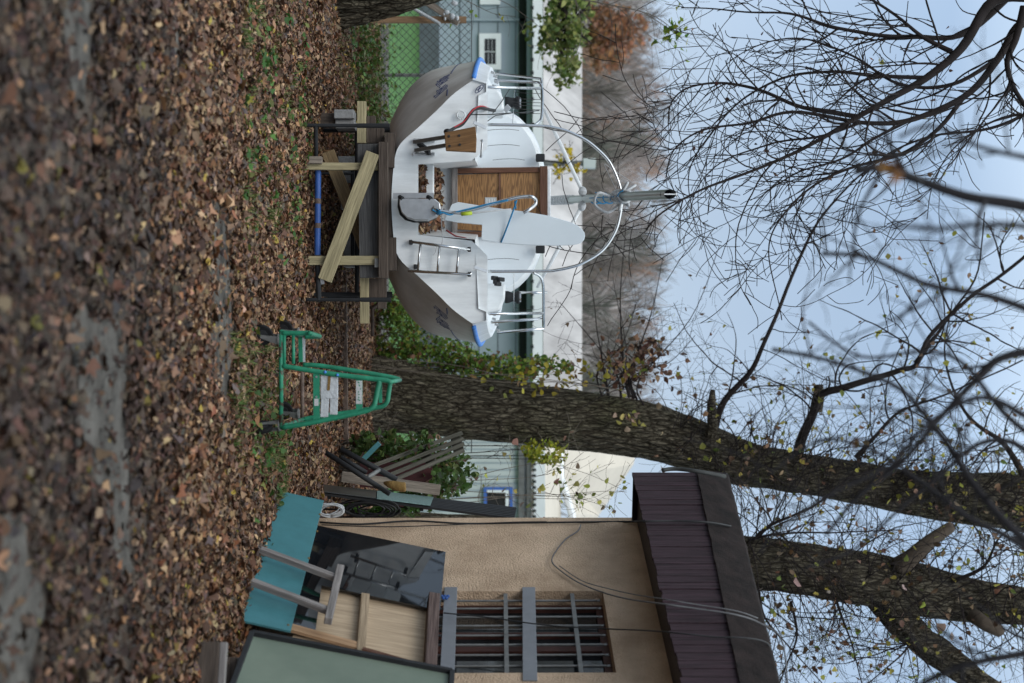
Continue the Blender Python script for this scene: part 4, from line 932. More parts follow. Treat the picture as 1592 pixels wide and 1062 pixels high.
for k in range(22):       # spiral lashing at the foot
    D = 15.35-k*.05; 
    c = mastpt(D); m.tube([c+(side*math.cos(a)*.043+upv*math.sin(a)*.056)+d*.04*math.cos(a+k*2.1) for a in np.linspace(0, 6.283, 12)], .008, 4)
m.build('lashing', 'rope', mast, True)
m = MB(); cc = mastpt(12.15)
for k in range(26):
    a = random.uniform(0, 6.28); q = cc+d*random.uniform(-.12, .16)
    m.tube([q+(side*math.cos(a+b)*.052+upv*math.sin(a+b)*.064)*random.uniform(.85, 1.15)+d*.03*math.sin(b*2) for b in np.linspace(0, 4.5, 9)], random.uniform(.006, .013), 5)
for (dv, du) in ((10, -22), (12, 14), (-3, 20), (22, -18)): m.tube(smoothpath([cc, Q(965+dv*.3, 306+du*.5, 12.1), Q(966+dv, 306+du, 12.05), Q(968, 300, 12.0)], 4), .012, 5)
m.build('crutch_lashing', 'rope', mast, True)
m = MB()
for k in range(5):
    c = mastpt(13.2-.28*k); m.tube([c+(side*math.cos(a)*.053+upv*math.sin(a)*.066)+d*.10*a/6.28 for a in np.linspace(.5*k, 4+.5*k, 10)], .006, 4)
m.tube([mastpt(13.1)-upv*.07, mastpt(12.4)-upv*.09, mastpt(12.0)-upv*.06], .006, 4); m.build('halyard', 'bluerope', mast, True)
m9 = MB(); m9.tube(smoothpath([mastpt(12.2)-upv*.08, Q(930, 300, 12.), Q(925, 318, 12.1), Q(945, 330, 12.1), Q(962, 318, 12.1)], 5), .012, 5)
m9.tube(smoothpath([mastpt(12.2), Q(945, 268, 12.2), Q(940, 255, 12.2), Q(950, 262, 12.2), Q(985, 285, 12.1)], 5), .003, 4)
m9.build('loose_line', 'rope', mast, True)
m = MB().tube(smoothpath([mastpt(10.75), Q(1050, 302, 10.6), Q(1052, 312, 10.6), Q(1040, 310, 10.7)], 4), .003, 4).build('loose_line', 'rope', mast, True)
# ------------------------------------------------------------------ cradle
cd = thing('boat_cradle', 'timber and black steel cradle carrying the white sailing boat', 'boat cradle', tuple(G(470, 310)))
DC = 11.85
def c_(v, u, dd=0.): return Q(v, u, DC+dd)
def board(name, a, b, w_, t_, mat, up=(0, 1, 0)): return MB().beam(a, b, w_, t_, up).build(name, mat, cd, bevel=.003)
gz = lambda u, D: Vector((xat(u, D), D, 0))
board('post', gz(259, 11.85), c_(588, 259.5, 0), .06, .05, 'treated'); board('post', gz(405.5, 11.85), c_(591, 405, 0), .075, .05, 'treated')
board('post', gz(259, 13.2), Q(600, 259.5, 13.2), .06, .05, 'treated'); board('post', gz(405.5, 13.2), Q(600, 405, 13.2), .075, .05, 'treated')
board('block', c_(477, 249.5, -.03), c_(501, 249.5, -.03), .06, .08, 'oldwood')
board('brace', c_(580, 238, -.055), c_(505, 436, -.055), .115, .045, 'treated')
board('brace', c_(510, 236, .25), c_(572, 395, .25), .11, .045, wood('brown_pine', (.17,.115,.06), (.23,.16,.085)))
board('side_panel', c_(572.5, 224, .04), c_(576, 432, .04), .175, .04, 'greyply')
board('bearer', c_(596.5, 222, -.02), c_(596.5, 433, -.02), .075, .12, 'darkwood')
board('bearer', Q(600, 215, 13.2), Q(600, 425, 13.2), .075, .12, 'darkwood')
board('chock', c_(607, 208, .08), c_(606, 262, .08), .085, .14, 'darkwood'); board('chock', c_(609, 370, .08), c_(609, 421, .08), .085, .14, 'darkwood')
board('chock', c_(606, 262.5, .12), c_(606, 369.5, .12), .06, .14, 'darkwood')
board('cross_timber', c_(562.5, 158, .14), c_(562.5, 223, .14), .075, .05, 'treated'); board('cross_timber', c_(567, 430, .14), c_(567, 503, .14), .075, .05, 'treated')
board('cross_timber', c_(577, 181, .16), c_(577, 223, .16), .075, .06, 'darkwood'); board('cross_timber', c_(590.5, 200, .16), c_(590.5, 223, .16), .075, .06, 'darkwood')
board('cross_timber', c_(581, 433, .16), c_(581, 467, .16), .075, .06, 'darkwood'); board('cross_timber', c_(594, 433, .16), c_(594, 480, .16), .075, .06, 'darkwood')
def pst(u, v0, v1, D, r=.0155): return MB().tube([gz(u, D), Q(v0+(v1-v0)*.65, u, D)], r, 10).tube([Q(v0+(v1-v0)*.65, u, D), Q(v1, u, D)], r*1.25, 10).build('steel_post', 'black', cd)
pst(195.5, 462, 606, 11.75); pst(466, 474, 608, 11.75); pst(458, 484, 610, 12.25, .02); pst(203, 484, 606, 12.9, .02); pst(462, 484, 606, 13.2, .02)
MB().tube([Q(491, 196, 11.75), Q(492, 264, 11.9)], .017, 10).tube([Q(493, 396, 11.9), Q(496, 468, 11.75)], .022, 10).build('cross_tube', 'black', cd)
MB().tube([Q(494.5, 264, 11.9), Q(493.5, 397, 11.9)], .026, 12).build('cross_tube', 'bluepaint', cd)
m = MB()
for u in (313, 351): m.tube([Q(494.2, u-4, 11.9), Q(494.1, u+4, 11.9)], .0275, 12)
m.build('clamp_band', 'rust', cd)
MB().tube([Q(500, 270, 12.6), Q(550, 270, 12.6)], .012, 6).tube([Q(548, 262, 13.), Q(548, 410, 13.)], .016, 8).tube([Q(555, 200, 13.), Q(555, 470, 13.)], .02, 8).build('cross_tube', 'black', cd)
MB().beam(Q(500, 430, 11.8), Q(502, 442, 11.8), .03, .01, (0, 1, 0)).build('silver_tag', 'alu', cd)
MB().box(c_(583, 402, -.02)+Vector((0, -.036, 0)), c_(598, 416, -.02)+Vector((0, -.012, 0))).build('bracket', 'grey', cd)
keel = MB().poly([B(.08, 1.6, .48), B(.08, 3.2, .42), B(.08, 3.0, .12), B(.08, 1.9, .10)], .16, (-1, 0, 0)).build('keel', 'hull', boat, bevel=.02)
def cblock(v0, u0, v1, u1, D, lab):
    a, b = Q(v0, u0, D), Q(v1, u1, D)
    MB().beam(Vector((a.x, D, (a.z+b.z)/2)), Vector((b.x, D, (a.z+b.z)/2)), abs(b.z-a.z), .2, (0, 1, 0)).build('concrete_block', 'concrete', None, bevel=.008, label=lab, category='concrete block', group='concrete blocks under the boat')
cblock(521, 173, 552, 187, 12.7, 'pale concrete block, upper one beside the left black cradle post')
cblock(523, 188, 553, 202, 12.75, 'darker concrete block tucked under the left cradle timbers')
cblock(527, 245, 554, 283, 13.4, 'concrete block behind the left timber cradle post')
cblock(536, 366, 556, 416, 13.4, 'concrete block behind the right timber cradle post')
sb = MB()
for (v0, v1, u, D, w_) in ((470, 553, 188, 12.75, .09), (470, 553, 264, 13.4, .16), (470, 556, 391, 13.4, .2)):
    t_ = Q(v0+52, u, D).z
    if 1: MB().beam(gz(u, D+.02), Vector((xat(u, D+.02), D+.02, t_)), w_*1.2, .16, (0, 1, 0)).build('timber_pier', 'darkwood', None, bevel=.004, label={188: 'dark timber pier under the two left concrete blocks', 264: 'dark timber pier behind the left timber cradle post', 391: 'dark timber pier behind the right timber cradle post'}[u], category='pier', group='timber piers under the boat')
MB().tube([Q(579, 480, 14.0), Q(579, 523, 14.0)], .017, 8).tube([Q(579, 476, 14.0), Q(579, 481, 14.0)], .035, 8).tube([Q(579, 478, 14.0), Q(590, 470, 13.3)], .015, 6).build('clamp_bar', 'rust', cd)
# ------------------------------------------------------------------ green hand trolley
dl = thing('hand_trolley', 'green tubular hand trolley with castors standing on the leaves', 'trolley', tuple(G(395, 600)))
DN, DF = 9.38, 10.3
def n_(v, u): return Q(v, u, DN)
def f_(v, u): return Q(v, u, DF)
r = .0148
MB().tube([n_(437, 516), n_(437, 664)], r, 8).tube([n_(437, 664), f_(471, 652)], r, 8).tube([n_(437, 516), f_(472, 521)], r, 8).build('base_frame', 'worngreen', dl, True)
MB().tube([f_(470, 579), f_(470, 656)], .0135, 8).build('base_bar', 'rust', dl, True)
MB().tube(smoothpath([n_(439, 569), n_(470, 574), n_(520, 582), n_(570, 588), n_(600, 591.5), n_(606, 594)], 4), r*1.15, 10).build('upright', 'green', dl, True)
MB().tube(smoothpath([n_(438, 665), n_(480, 658), n_(530, 648), n_(565, 640), n_(576, 636), n_(582, 629), n_(584, 620), n_(587, 605), n_(590, 592)], 4), r*1.15, 10).build('upright', 'green', dl, True)
MB().tube(smoothpath([f_(471, 567), f_(500, 569), f_(560, 578), f_(605, 586), f_(621, 590)], 4), r*1.15, 10).build('upright', 'green', dl, True)
MB().tube(smoothpath([f_(471, 652), f_(500, 647), f_(550, 640), f_(585, 634), f_(596, 631), f_(602, 624), f_(604, 612), f_(607, 594)], 4), r*1.15, 10).build('upright', 'green', dl, True)
MB().tube([n_(606, 594), f_(622, 591)], r, 8).build('handle', 'green', dl, True)
MB().tube(smoothpath([n_(438, 518), n_(470, 518), n_(480, 518), n_(483, 519), f_(497, 523), f_(490, 523.5), f_(474, 524)], 4), r*1.1, 10).build('toe_loop', 'green', dl, True)
for v, mt in ((442, 'green'), (456, 'green')): MB().tube([n_(v, 520), n_(v, 566)], r*.75, 8).build('toe_bar', mt, dl, True)
MB().beam(f_(467, 522), f_(468, 563), .03, .02, (0, 1, 0)).build('toe_plate', 'green', dl)
MB().beam(f_(472, 525), f_(472, 563), .022, .01, (0, 1, 0)).build('tape', 'foam', dl)
def strip(v, u0, u1, w_, nm='cross_plate', y=0.): return MB().beam(n_(v, u0)+Vector((0, y, 0)), n_(v, u1)+Vector((0, y, 0)), w_, .006, (0, 1, 0)).build(nm, 'green', dl, bevel=.001)
s1 = strip(492, 580, 655, .043); s2 = strip(558.5, 588, 642, .043); strip(581, 592, 632, .024, 'cross_plate', .55)
sub('label_strip', MB().beam(n_(558.5, 592)+Vector((0, -.005, 0)), n_(558.5, 628)+Vector((0, -.005, 0)), .040, .002, (0, 1, 0)), 'sticker', s2)
m = MB()
for k in range(7): u = 594+k*4.6+random.uniform(-.6, .6); m.beam(n_(556+random.uniform(0, 5), u)+Vector((0, -.0075, 0)), n_(556+random.uniform(0, 5), u+random.uniform(1.2, 2.6))+Vector((0, -.0075, 0)), .006, .002, (0, 1, 0))
sub('label_print', m, 'green', s2)
m = MB()
for v, u in ((492, 586), (492, 617)): m.disc(n_(v, u)+Vector((0, -.005, 0)), (0, 1, 0), .007, .006, 10)
sub('bolt', m, 'alu', s1)
sub('worn_label', MB().beam(n_(492, 620)+Vector((0, -.004, 0)), n_(492, 631)+Vector((0, -.004, 0)), .028, .002, (0, 1, 0)), 'sticker', s1)
m = MB()
for v, u in ((506, 578.5), (525, 583)): m.ball(n_(v, u)+Vector((0, -.02, 0)), .010, 8)
m.build('cap', 'bluefoam', dl, True)
def castor(c, r_, swing):
    w_ = MB().disc(c, (1, swing, 0), r_, .032, 28).build('castor', 'rubber', dl, True)
    sub('hub', MB().disc(c, (1, swing, 0), r_*.6, .040, 20), 'black', w_)
    ax = Vector((1, swing, 0)).normalized(); m = MB()
    for s_ in (-1, 1):
        o = ax*s_*.026
        m.poly([c+o+Vector((-.012, 0, -.012)), c+o+Vector((.012, 0, -.012)), c+o+Vector((.05, 0, r_+.035)), c+o+Vector((-.02, 0, r_+.035))], .003, ax) if 0 else None
        fw = Vector((-ax.y, ax.x, 0))
        m.poly([c+o-fw*.010-Vector((0, 0, .012)), c+o+fw*.012-Vector((0, 0, .010)), c+o+fw*.058+Vector((0, 0, .105)), c+o+fw*.002+Vector((0, 0, .105))], .003, ax)
    m.disc(c+Vector((0, 0, .108))+Vector((-ax.y, ax.x, 0))*.03, (0, 0, 1), .042, .010, 14)
    sub('fork', m, 'grey', w_)
cr1 = .067
for u, D, sw in ((521, DN, -3.), (664, DN, .45), (512, DF, -3.), (638, DF, -2.)):
    castor(Vector((xat(u, D), D, cr1)), cr1, sw)
cl_ = MB().beam(n_(511.5, 584)+Vector((0, .02, 0)), n_(511.5, 620)+Vector((0, .02, 0)), .115, .02, (0, 1, 0)).beam(n_(505, 620)+Vector((0, .02, 0)), n_(503.5, 649)+Vector((0, .02, 0)), .052, .02, (0, 1, 0)).beam(n_(518.8, 620)+Vector((0, .02, 0)), n_(518, 645)+Vector((0, .02, 0)), .05, .02, (0, 1, 0))
pp_ = cl_.build('pressed_plate', 'foam', None, bevel=.004, label='whitish pressed metal plate clamped between the trolley uprights', category='plate')
o_ = MB().beam(n_(512, 585)+Vector((0, .006, 0)), n_(510.5, 607)+Vector((0, .006, 0)), .018, .003, (0, 1, 0)).build('stain_strip', 'tan', None, base=False); o_.data.transform(Matrix.Translation(-Vector(pp_['_w']))); o_.location = (0, 0, 0); o_.parent = pp_
#SECTION_TREES
# ================================================================== trees and bushes
def bark_mesh(path, rad, ns=96, step=.03, amp=.022, name='trunk', mat='mossbark', parent=None, freq=9., flare=None):
    P = smoothpath(path, 10); 
    # resample by length, radii by interpolation on the control index
    R = np.interp(np.linspace(0, len(path)-1, len(P)), range(len(path)), rad)
    seg = np.cumsum([0]+[(P[i+1]-P[i]).length for i in range(len(P)-1)]); L = seg[-1]; N = int(L/step)
    ts = np.linspace(0, L, N); X = np.array([tuple(p) for p in P]); C = np.stack([np.interp(ts, seg, X[:, k]) for k in range(3)], 1); rr = np.interp(ts, seg, R)
    V = np.zeros((N, ns, 3)); FC = np.zeros((N, ns)); th = np.linspace(0, 2*np.pi, ns, endpoint=False)
    sd = random.uniform(0, 50)
    for i in range(N):
        t = Vector(C[min(i+1, N-1)]-C[max(i-1, 0)]).normalized(); x = Vector((1, 0, 0)); x = (x-t*x.dot(t)).normalized(); y = t.cross(x)
        r0 = rr[i]
        for k in range(ns):
            a = th[k]; q = Vector((math.cos(a)*r0*freq+sd, math.sin(a)*r0*freq, ts[i]*freq*.14))
            wv = noise.noise(q*.3)*.7+noise.noise(q*1.3)*.35
            q2 = q+Vector((wv, wv*.7, 0)); f1 = 1-abs(noise.noise(q2))*2.2; f2 = noise.noise(q2*Vector((2.6, 2.6, 3.4)).x)
            big = noise.noise(Vector((math.cos(a)*1.3+sd, math.sin(a)*1.3, ts[i]*.5)))
            dd = amp*(-max(0, f1)**2.6*1.7+.6*f2)+r0*.09*big
            FC[i, k] = min(1, max(0, f1-.35)*1.3)
            if flare: dd += r0*flare*math.exp(-ts[i]/.45)*(1+.5*math.sin(a*5+sd))
            V[i, k] = C[i]+np.array(x*math.cos(a)+y*math.sin(a))*(r0+dd)
    F = []
    idx = np.arange(N*ns).reshape(N, ns); a = idx[:-1]; b = np.roll(idx, -1, 1)[:-1]; c = np.roll(idx, -1, 1)[1:]; d = idx[1:]
    F = np.stack([a, b, c, d], -1).reshape(-1, 4)
    off = np.array(parent['_w']); o = raw_mesh(name, V.reshape(-1, 3)-off, F, np.repeat(FC.reshape(-1, 1), 3, 1), mat, parent)
    o.data.shade_smooth(); return o
def rv(s_=1.): return Vector((random.gauss(0, s_), random.gauss(0, s_), random.gauss(0, s_)))
def grow(mb, p, d, L, r, depth, wander=.18, droop=0., kids=4, tipup=0., ratio=.55, leaves=None, ldens=0., n=None, sides=5, spread=.9, rmin=.0020, curl=1.1, seg=.075):
    n = n or max(7, int(L/seg)); pts = [p.copy()]; rs = [r]; d = d.normalized(); dirs = [d.copy()]
    cv = rv().normalized()*curl*random.uniform(.3, 1.3); h = L/n
    for i in range(n):
        k = i/n; d = (d+rv(wander*.30)+(cv*1.15+Vector((0, 0, -droop*(1-k*.6)+tipup*k*k)))*h).normalized()
        p = p+d*h; pts.append(p.copy()); rs.append(max(rmin, r*(1-.72*(i+1)/n)*(1+random.gauss(0, .10)))); dirs.append(d.copy())
    mb.tube(pts, rs, sides if r > .006 else 4 if r > .004 else 3, cap=False)
    if leaves is not None and depth <= 1:
        for q in pts[1:]:
            if random.random() < ldens*.55: leaves.append(q+rv(.03))
    if depth > 0:
        for k in range(kids):
            t = random.uniform(.12, .98); i = int(t*n); q = pts[i]
            dd = dirs[i].cross(rv()).normalized(); nd = (dirs[i]*random.uniform(.3, .9)+dd*spread*random.uniform(.6, 1.2)).normalized()
            grow(mb, q, nd, L*ratio*random.uniform(.4, 1.15), rs[i]*random.uniform(.5, .75), depth-1, wander, droop*2.6, max(2, int(kids*.75)), tipup*2.2, ratio, leaves, ldens, None, sides, spread, rmin, curl*1.35, seg)
    return pts, rs, dirs
def limb(mb, pix, D, r0, r1, sides=7, D1=None):
    n = len(pix); D1 = D1 or D
    pts = smoothpath([Q(v, u, D+(D1-D)*i/(n-1)) for i, (v, u) in enumerate(pix)], 6); m = len(pts)
    pts = [p+.02*Vector((noise.noise(p*2.1), noise.noise(p*2.1+Vector((9, 0, 0))), noise.noise(p*2.1+Vector((0, 9, 0))))) for p in pts]
    rs = [r1+(r0-r1)*(1-i/(m-1))**1.7 for i in range(m)]; mb.tube(pts, rs, sides, cap=True); return pts, rs
def kidsalong(mb, pts, rs, num, L, depth, t0=.1, **kw):
    m = len(pts)
    for k in range(num):
        i = min(m-2, int(random.uniform(t0, 1)*(m-1))); d = (pts[i+1]-pts[i]).normalized()
        bias = kw.get('bias'); side = d.cross(rv()).normalized()
        if bias is not None: side = (side+bias*1.1).normalized()
        kk = {a: b for a, b in kw.items() if a != 'bias'}
        grow(mb, pts[i], d*random.uniform(.2, .8)+side, L*random.uniform(.5, 1.2), min(rs[i]*.6, kw.get('rk', .012)) if 'rk' in kw else rs[i]*.45, depth, **{a: b for a, b in kk.items() if a != 'rk'})
LV_MIX = [(.30,.26,.05),(.36,.33,.07),(.16,.20,.05),(.18,.10,.055),(.25,.16,.10),(.12,.07,.045)]
def leafset(name, pts, parent, size, cols, wts=None, mat='live', **kw):
    n = len(pts)
    if n: return leaf_mesh(name, [tuple(p) for p in pts], RNG.normal(0, 1, (n, 3)), RNG.uniform(size*.65, size*1.25, n), pick(cols, n, .25, wts), mat, (1, 2), .35, parent, **kw)
# --- the thick leaning trunk in the middle
t1 = thing('leaning_poplar', 'thick furrowed leaning trunk rising between boat and shed', 'tree', tuple(G(572, 615, 0)))
DT = 18.3
sp1 = [(560,612,110),(600,612,110),(700,632,97),(800,641,98),(900,654,97),(1000,668,93),(1065,687,86),(1150,718,74),(1225,732,67),(1350,754,70),(1450,771,76),(1592,782,92),(1720,792,88)]
bark_mesh([Vector((xat(611, DT), DT, -.1))]+[Q(v, u, DT) for v, u, _ in sp1[1:]], [w_/2/FPX*DT*.97 for _, _, w_ in sp1], 160, .022, .022, parent=t1, freq=12., flare=.22)
lm = MB(); lv = []; stub = MB()
a1 = limb(lm, [(1106, 700), (1112, 660), (1128, 622), (1165, 580), (1190, 530), (1240, 409), (1280, 334), (1344, 269), (1420, 215)], DT, .062, .010, D1=16.5)
stub.tube([Q(1104, 690, DT-.3), Q(1108, 660, DT-.4), Q(1106, 628, DT-.5), Q(1108, 606, DT-.5)], [.085, .07, .058, .03], 9)
a2 = limb(lm, [(1240, 712), (1246, 684), (1262, 648), (1278, 612), (1310, 602), (1350, 591), (1400, 575), (1424, 566), (1444, 524), (1500, 469), (1560, 425), (1640, 360)], DT, .075, .02, D1=16.8)
stub2 = MB(); stub2.tube([Q(1268, 640, DT-.1), Q(1273, 615, DT-.1), Q(1272, 598, DT-.1)], [.085, .075, .06], 9)
a3 = limb(lm, [(1424, 566), (1445, 535), (1470, 500), (1520, 420), (1530, 330)], DT-.7, .04, .008)
a4 = limb(lm, [(1592, 740), (1560, 690), (1500, 640), (1470, 560), (1480, 470)], DT-.4, .05, .008)
a5 = limb(lm, [(1330, 712), (1360, 680), (1400, 640), (1480, 610), (1592, 560)], DT-.4, .035, .01)
for a in (a1, a3, a4, a5): kidsalong(lm, a[0], a[1], 10, 1.35, 2, .2, wander=.3, kids=3, tipup=.2, leaves=lv, ldens=.06, rk=.012)
kidsalong(lm, a2[0], a2[1], 24, 1.3, 2, .15, wander=.3, kids=3, tipup=.2, leaves=lv, ldens=.09, rk=.014)
kidsalong(lm, a1[0], a1[1], 12, 1.0, 1, .15, wander=.3, kids=3, leaves=lv, ldens=.04, rk=.008)
# shoots breaking from the trunk
br_l = []
for v, u, tv, tu, r in ((978, 600, 974, 340, .026), (985, 602, 1030, 400, .022), (945, 596, 920, 440, .022), (965, 600, 870, 470, .018), (990, 606, 1080, 520, .014), (935, 598, 990, 470, .014), (1000, 612, 1120, 380, .014)):
    q = limb(lm, [(v, u+18), (v-6, u-20), ((v+tv)/2+random.uniform(-14, 14), (u+tu)/2), (tv, tu)], DT-.4, r, .004, 6, D1=DT-.8)
    kidsalong(lm, q[0], q[1], 9, .9, 1, .1, wander=.3, kids=3, leaves=lv, ldens=.03, rk=.008)
for _ in range(170):
    br_l.append(Q(random.gauss(985, 32), random.gauss(568, 20), DT-.5+random.uniform(-.3, .3)))
for _ in range(75): br_l.append(Q(random.gauss(1005, 12), random.gauss(545, 10), DT-.6))
for k in range(230):     # fine tangle around the upper trunk
    v = random.uniform(1040, 1640); c = np.interp(v, [s[0] for s in sp1], [s[1] for s in sp1]); sg = random.choice((-1, -1, 1))
    p = Q(v, c+random.uniform(-30, 30), DT-random.uniform(.1, .45))
    grow(lm, p, Vector((sg*random.uniform(.3, 1.2), random.uniform(-.7, .4), random.uniform(-.1, .9))), random.uniform(.5, 1.8), random.uniform(.005, .010), 1 if k % 3 else 2, .34, .05, 3, .25, .6, lv, .10)
lm.build('crown', 'twig', t1); stub.build('broken_limb', 'bark', t1); stub2.build('broken_limb', 'bark', t1)
leafset('leaves', lv, t1, .075, LV_MIX, [4, 3, 2, 4, 3, 3]); leafset('dead_leaves', br_l, t1, .085, [(.16,.085,.055),(.22,.13,.08),(.11,.06,.045)], mat='leaf')
pl_ = [Q(random.gauss(985, 12), random.gauss(653, 9), DT-.62) for _ in range(16)]+[Q(v, u, DT-.6) for v, u in ((1030, 674), (1024, 631), (1104, 714), (1320, 786), (986, 640))]
leafset('hanging_leaves', pl_, t1, .10, [(.34,.24,.17),(.30,.20,.14),(.38,.33,.09)], mat='leaf')
# --- second trunk behind the shed
t2 = thing('forked_poplar', 'forked grey trunk rising straight behind the shed roof', 'tree', (xat(860, 16.6), 16.6, 0))
D2 = 16.6
sp2 = [(560,842,96),(900,856,92),(1160,874,84),(1250,884,84),(1350,900,88),(1425,916,84),(1500,932,70),(1592,942,58),(1720,955,54)]
bark_mesh([Vector((xat(840, D2), D2, -.1))]+[Q(v, u, D2) for v, u, _ in sp2[1:]], [w_/2/FPX*D2*.97 for _, _, w_ in sp2], 140, .022, .020, parent=t2, freq=12., mat='bark')
sp3 = [(1352,915,52),(1385,948,52),(1420,985,50),(1480,1030,44),(1545,1075,40),(1640,1120,36)]
bark_mesh([Q(v, u, D2-.05*i) for i, (v, u, _) in enumerate(sp3)], [w_/2/FPX*D2 for _, _, w_ in sp3], 64, .035, .03, 'fork_limb', 'bark', t2)
MB().tube(smoothpath([Q(1398, 880, D2-.2), Q(1418, 866, D2-.3), Q(1445, 842, D2-.35), Q(1474, 822, D2-.4), Q(1479, 818, D2-.4)], 4), [.12, .115, .11, .105, .10, .095, .09, .085, .08, .075, .072, .07, .066, .064, .06, .05, .03][:17], 10).build('broken_limb', 'stub', t2, True)
MB().tube([Q(1510, 955, D2-.3), Q(1535, 972, D2-.45), Q(1556, 982, D2-.5), Q(1560, 983, D2-.5)], [.09, .08, .07, .03], 10).build('broken_limb', 'stub', t2, True)
lm = MB(); lv = []
for pix, r in (([(1176, 835), (1200, 815), (1260, 790), (1330, 740), (1420, 720)], .03), ([(1165, 840), (1210, 830), (1300, 828), (1400, 825)], .02), ([(1480, 905), (1530, 880), (1560, 830), (1640, 800)], .03),
               ([(1230, 935), (1240, 990), (1220, 1040), (1200, 1090)], .02), ([(1300, 930), (1320, 990), (1340, 1062)], .02), ([(1180, 915), (1190, 960), (1230, 1010), (1290, 1075)], .02), ([(1420, 985), (1400, 1020), (1340, 1070)], .02)):
    q = limb(lm, pix, D2-.2, r, .006, 6, D1=D2-.8); kidsalong(lm, q[0], q[1], 14, 1.2, 2, .1, wander=.32, kids=3, tipup=.15, leaves=lv, ldens=.09, rk=.009)
for k in range(210):
    v = random.uniform(1120, 1640); c = np.interp(v, [s[0] for s in sp2], [s[1] for s in sp2]); sg = random.choice((-1, 1))
    p = Q(v, c+random.uniform(-34, 34), D2-random.uniform(.1, .4))
    grow(lm, p, Vector((sg*random.uniform(.3, 1.2), random.uniform(-.7, .4), random.uniform(-.2, .8))), random.uniform(.5, 1.7), random.uniform(.0045, .009), 1 if k % 3 else 2, .34, .05, 3, .25, .6, lv, .10)
lm.build('crown', 'twig', t2); leafset('leaves', lv, t2, .075, LV_MIX, [3, 2, 2, 4, 4, 3])
wl = [Q(v, u, D2-.42) for v, u in ((1232, 890), (1236, 860), (1288, 920), (1240, 905), (1378, 905), (1405, 915), (1436, 950), (1462, 975), (1470, 955), (1445, 968), (1480, 990))]
leafset('hanging_leaves', wl, t2, .11, [(.36,.29,.24),(.28,.18,.12)], mat='leaf')
# --- left tree whose drooping crown hangs in from above
t3 = thing('drooping_tree', 'bare tree at the left edge with arching drooping branches', 'tree', (-3.62, 14.3, 0))
bark_mesh([Vector((-3.62, 14.3, -.1)), Vector((-3.66, 14.3, .5)), Vector((-3.82, 14.3, 1.2)), Vector((-4.1, 14.2, 3)), Vector((-4.3, 14.1, 5)), Vector((-4.2, 14, 7)), Vector((-4.0, 14, 8.4))], [.40, .36, .33, .29, .26, .22, .15], 120, .028, .034, parent=t3, freq=12., mat='bark', flare=.25)
lm = MB(); lv = []; Dl = 13.6
LB = [([(1750, -70), (1640, -10), (1545, 0), (1495, 75), (1440, 120), (1380, 155), (1320, 190), (1262, 225), (1190, 258), (1100, 292), (1030, 330), (1004, 358)], .085, .008),
      ([(1750, -60), (1680, 0), (1592, 35), (1555, 90), (1500, 150), (1420, 185), (1340, 190), (1230, 176), (1160, 192), (1090, 205), (1048, 232), (1036, 275)], .075, .006),
      ([(1600, -40), (1510, 48), (1420, 58), (1320, 48), (1240, 24), (1180, 18), (1110, 14), (1060, 12)], .045, .006),
      ([(1330, 180), (1250, 168), (1180, 140), (1120, 128), (1070, 135), (1044, 160), (1040, 196)], .032, .006),
      ([(1480, 80), (1440, 60), (1400, 30), (1340, -10)], .035, .012),
      ([(1592, 10), (1580, 60), (1565, 100), (1575, 140), (1600, 175)], .05, .02),
      ([(1440, 120), (1360, 118), (1290, 112), (1220, 120), (1150, 160), (1100, 215), (1070, 268), (1075, 330), (1085, 366)], .028, .004),
      ([(1500, 150), (1460, 200), (1400, 240), (1320, 262), (1260, 292), (1220, 330), (1196, 380), (1204, 440), (1215, 500)], .03, .005),
      ([(1420, 185), (1360, 215), (1300, 250), (1240, 270), (1190, 300), (1165, 330), (1160, 366)], .022, .004),
      ([(1555, 90), (1480, 130), (1400, 130), (1330, 90), (1260, 60), (1190, 66), (1140, 90), (1105, 130)], .03, .004),
      ([(1340, 190), (1270, 215), (1200, 222), (1130, 248), (1085, 290), (1070, 340)], .02, .004),
      ([(1592, 180), (1540, 200), (1450, 212), (1380, 240), (1330, 290), (1310, 350), (1330, 420)], .024, .004),
      ([(1640, 210), (1592, 180), (1540, 190), (1490, 225), (1452, 280), (1440, 340)], .024, .004)]
for i, (pix, r0, r1) in enumerate(LB):
    q = limb(lm, pix, Dl+random.uniform(-.5, .6), r0*.8, r1, 7)
    L_ = len(pix)
    kidsalong(lm, q[0], q[1], 3+int(L_*.9), 1.5, 1, .12, wander=.22, droop=.55, kids=7, tipup=.9, rk=.0115, bias=Vector((.25, 0, -.45)), rmin=.0042, ratio=.34, curl=1.6, spread=1.0, seg=.06)
    kidsalong(lm, q[0], q[1], 4+L_, .38, 0, .2, wander=.25, droop=.9, tipup=2.6, rk=.008, bias=Vector((.5, 0, -.3)), rmin=.004, curl=2.0)
lm.build('crown', 'twig', t3, True)
for _ in range(26): lv.append(Q(random.uniform(1060, 1500), random.uniform(20, 300), Dl))
leafset('leaves', lv, t3, .06, [(.16,.08,.05),(.10,.055,.04)], mat='leaf')
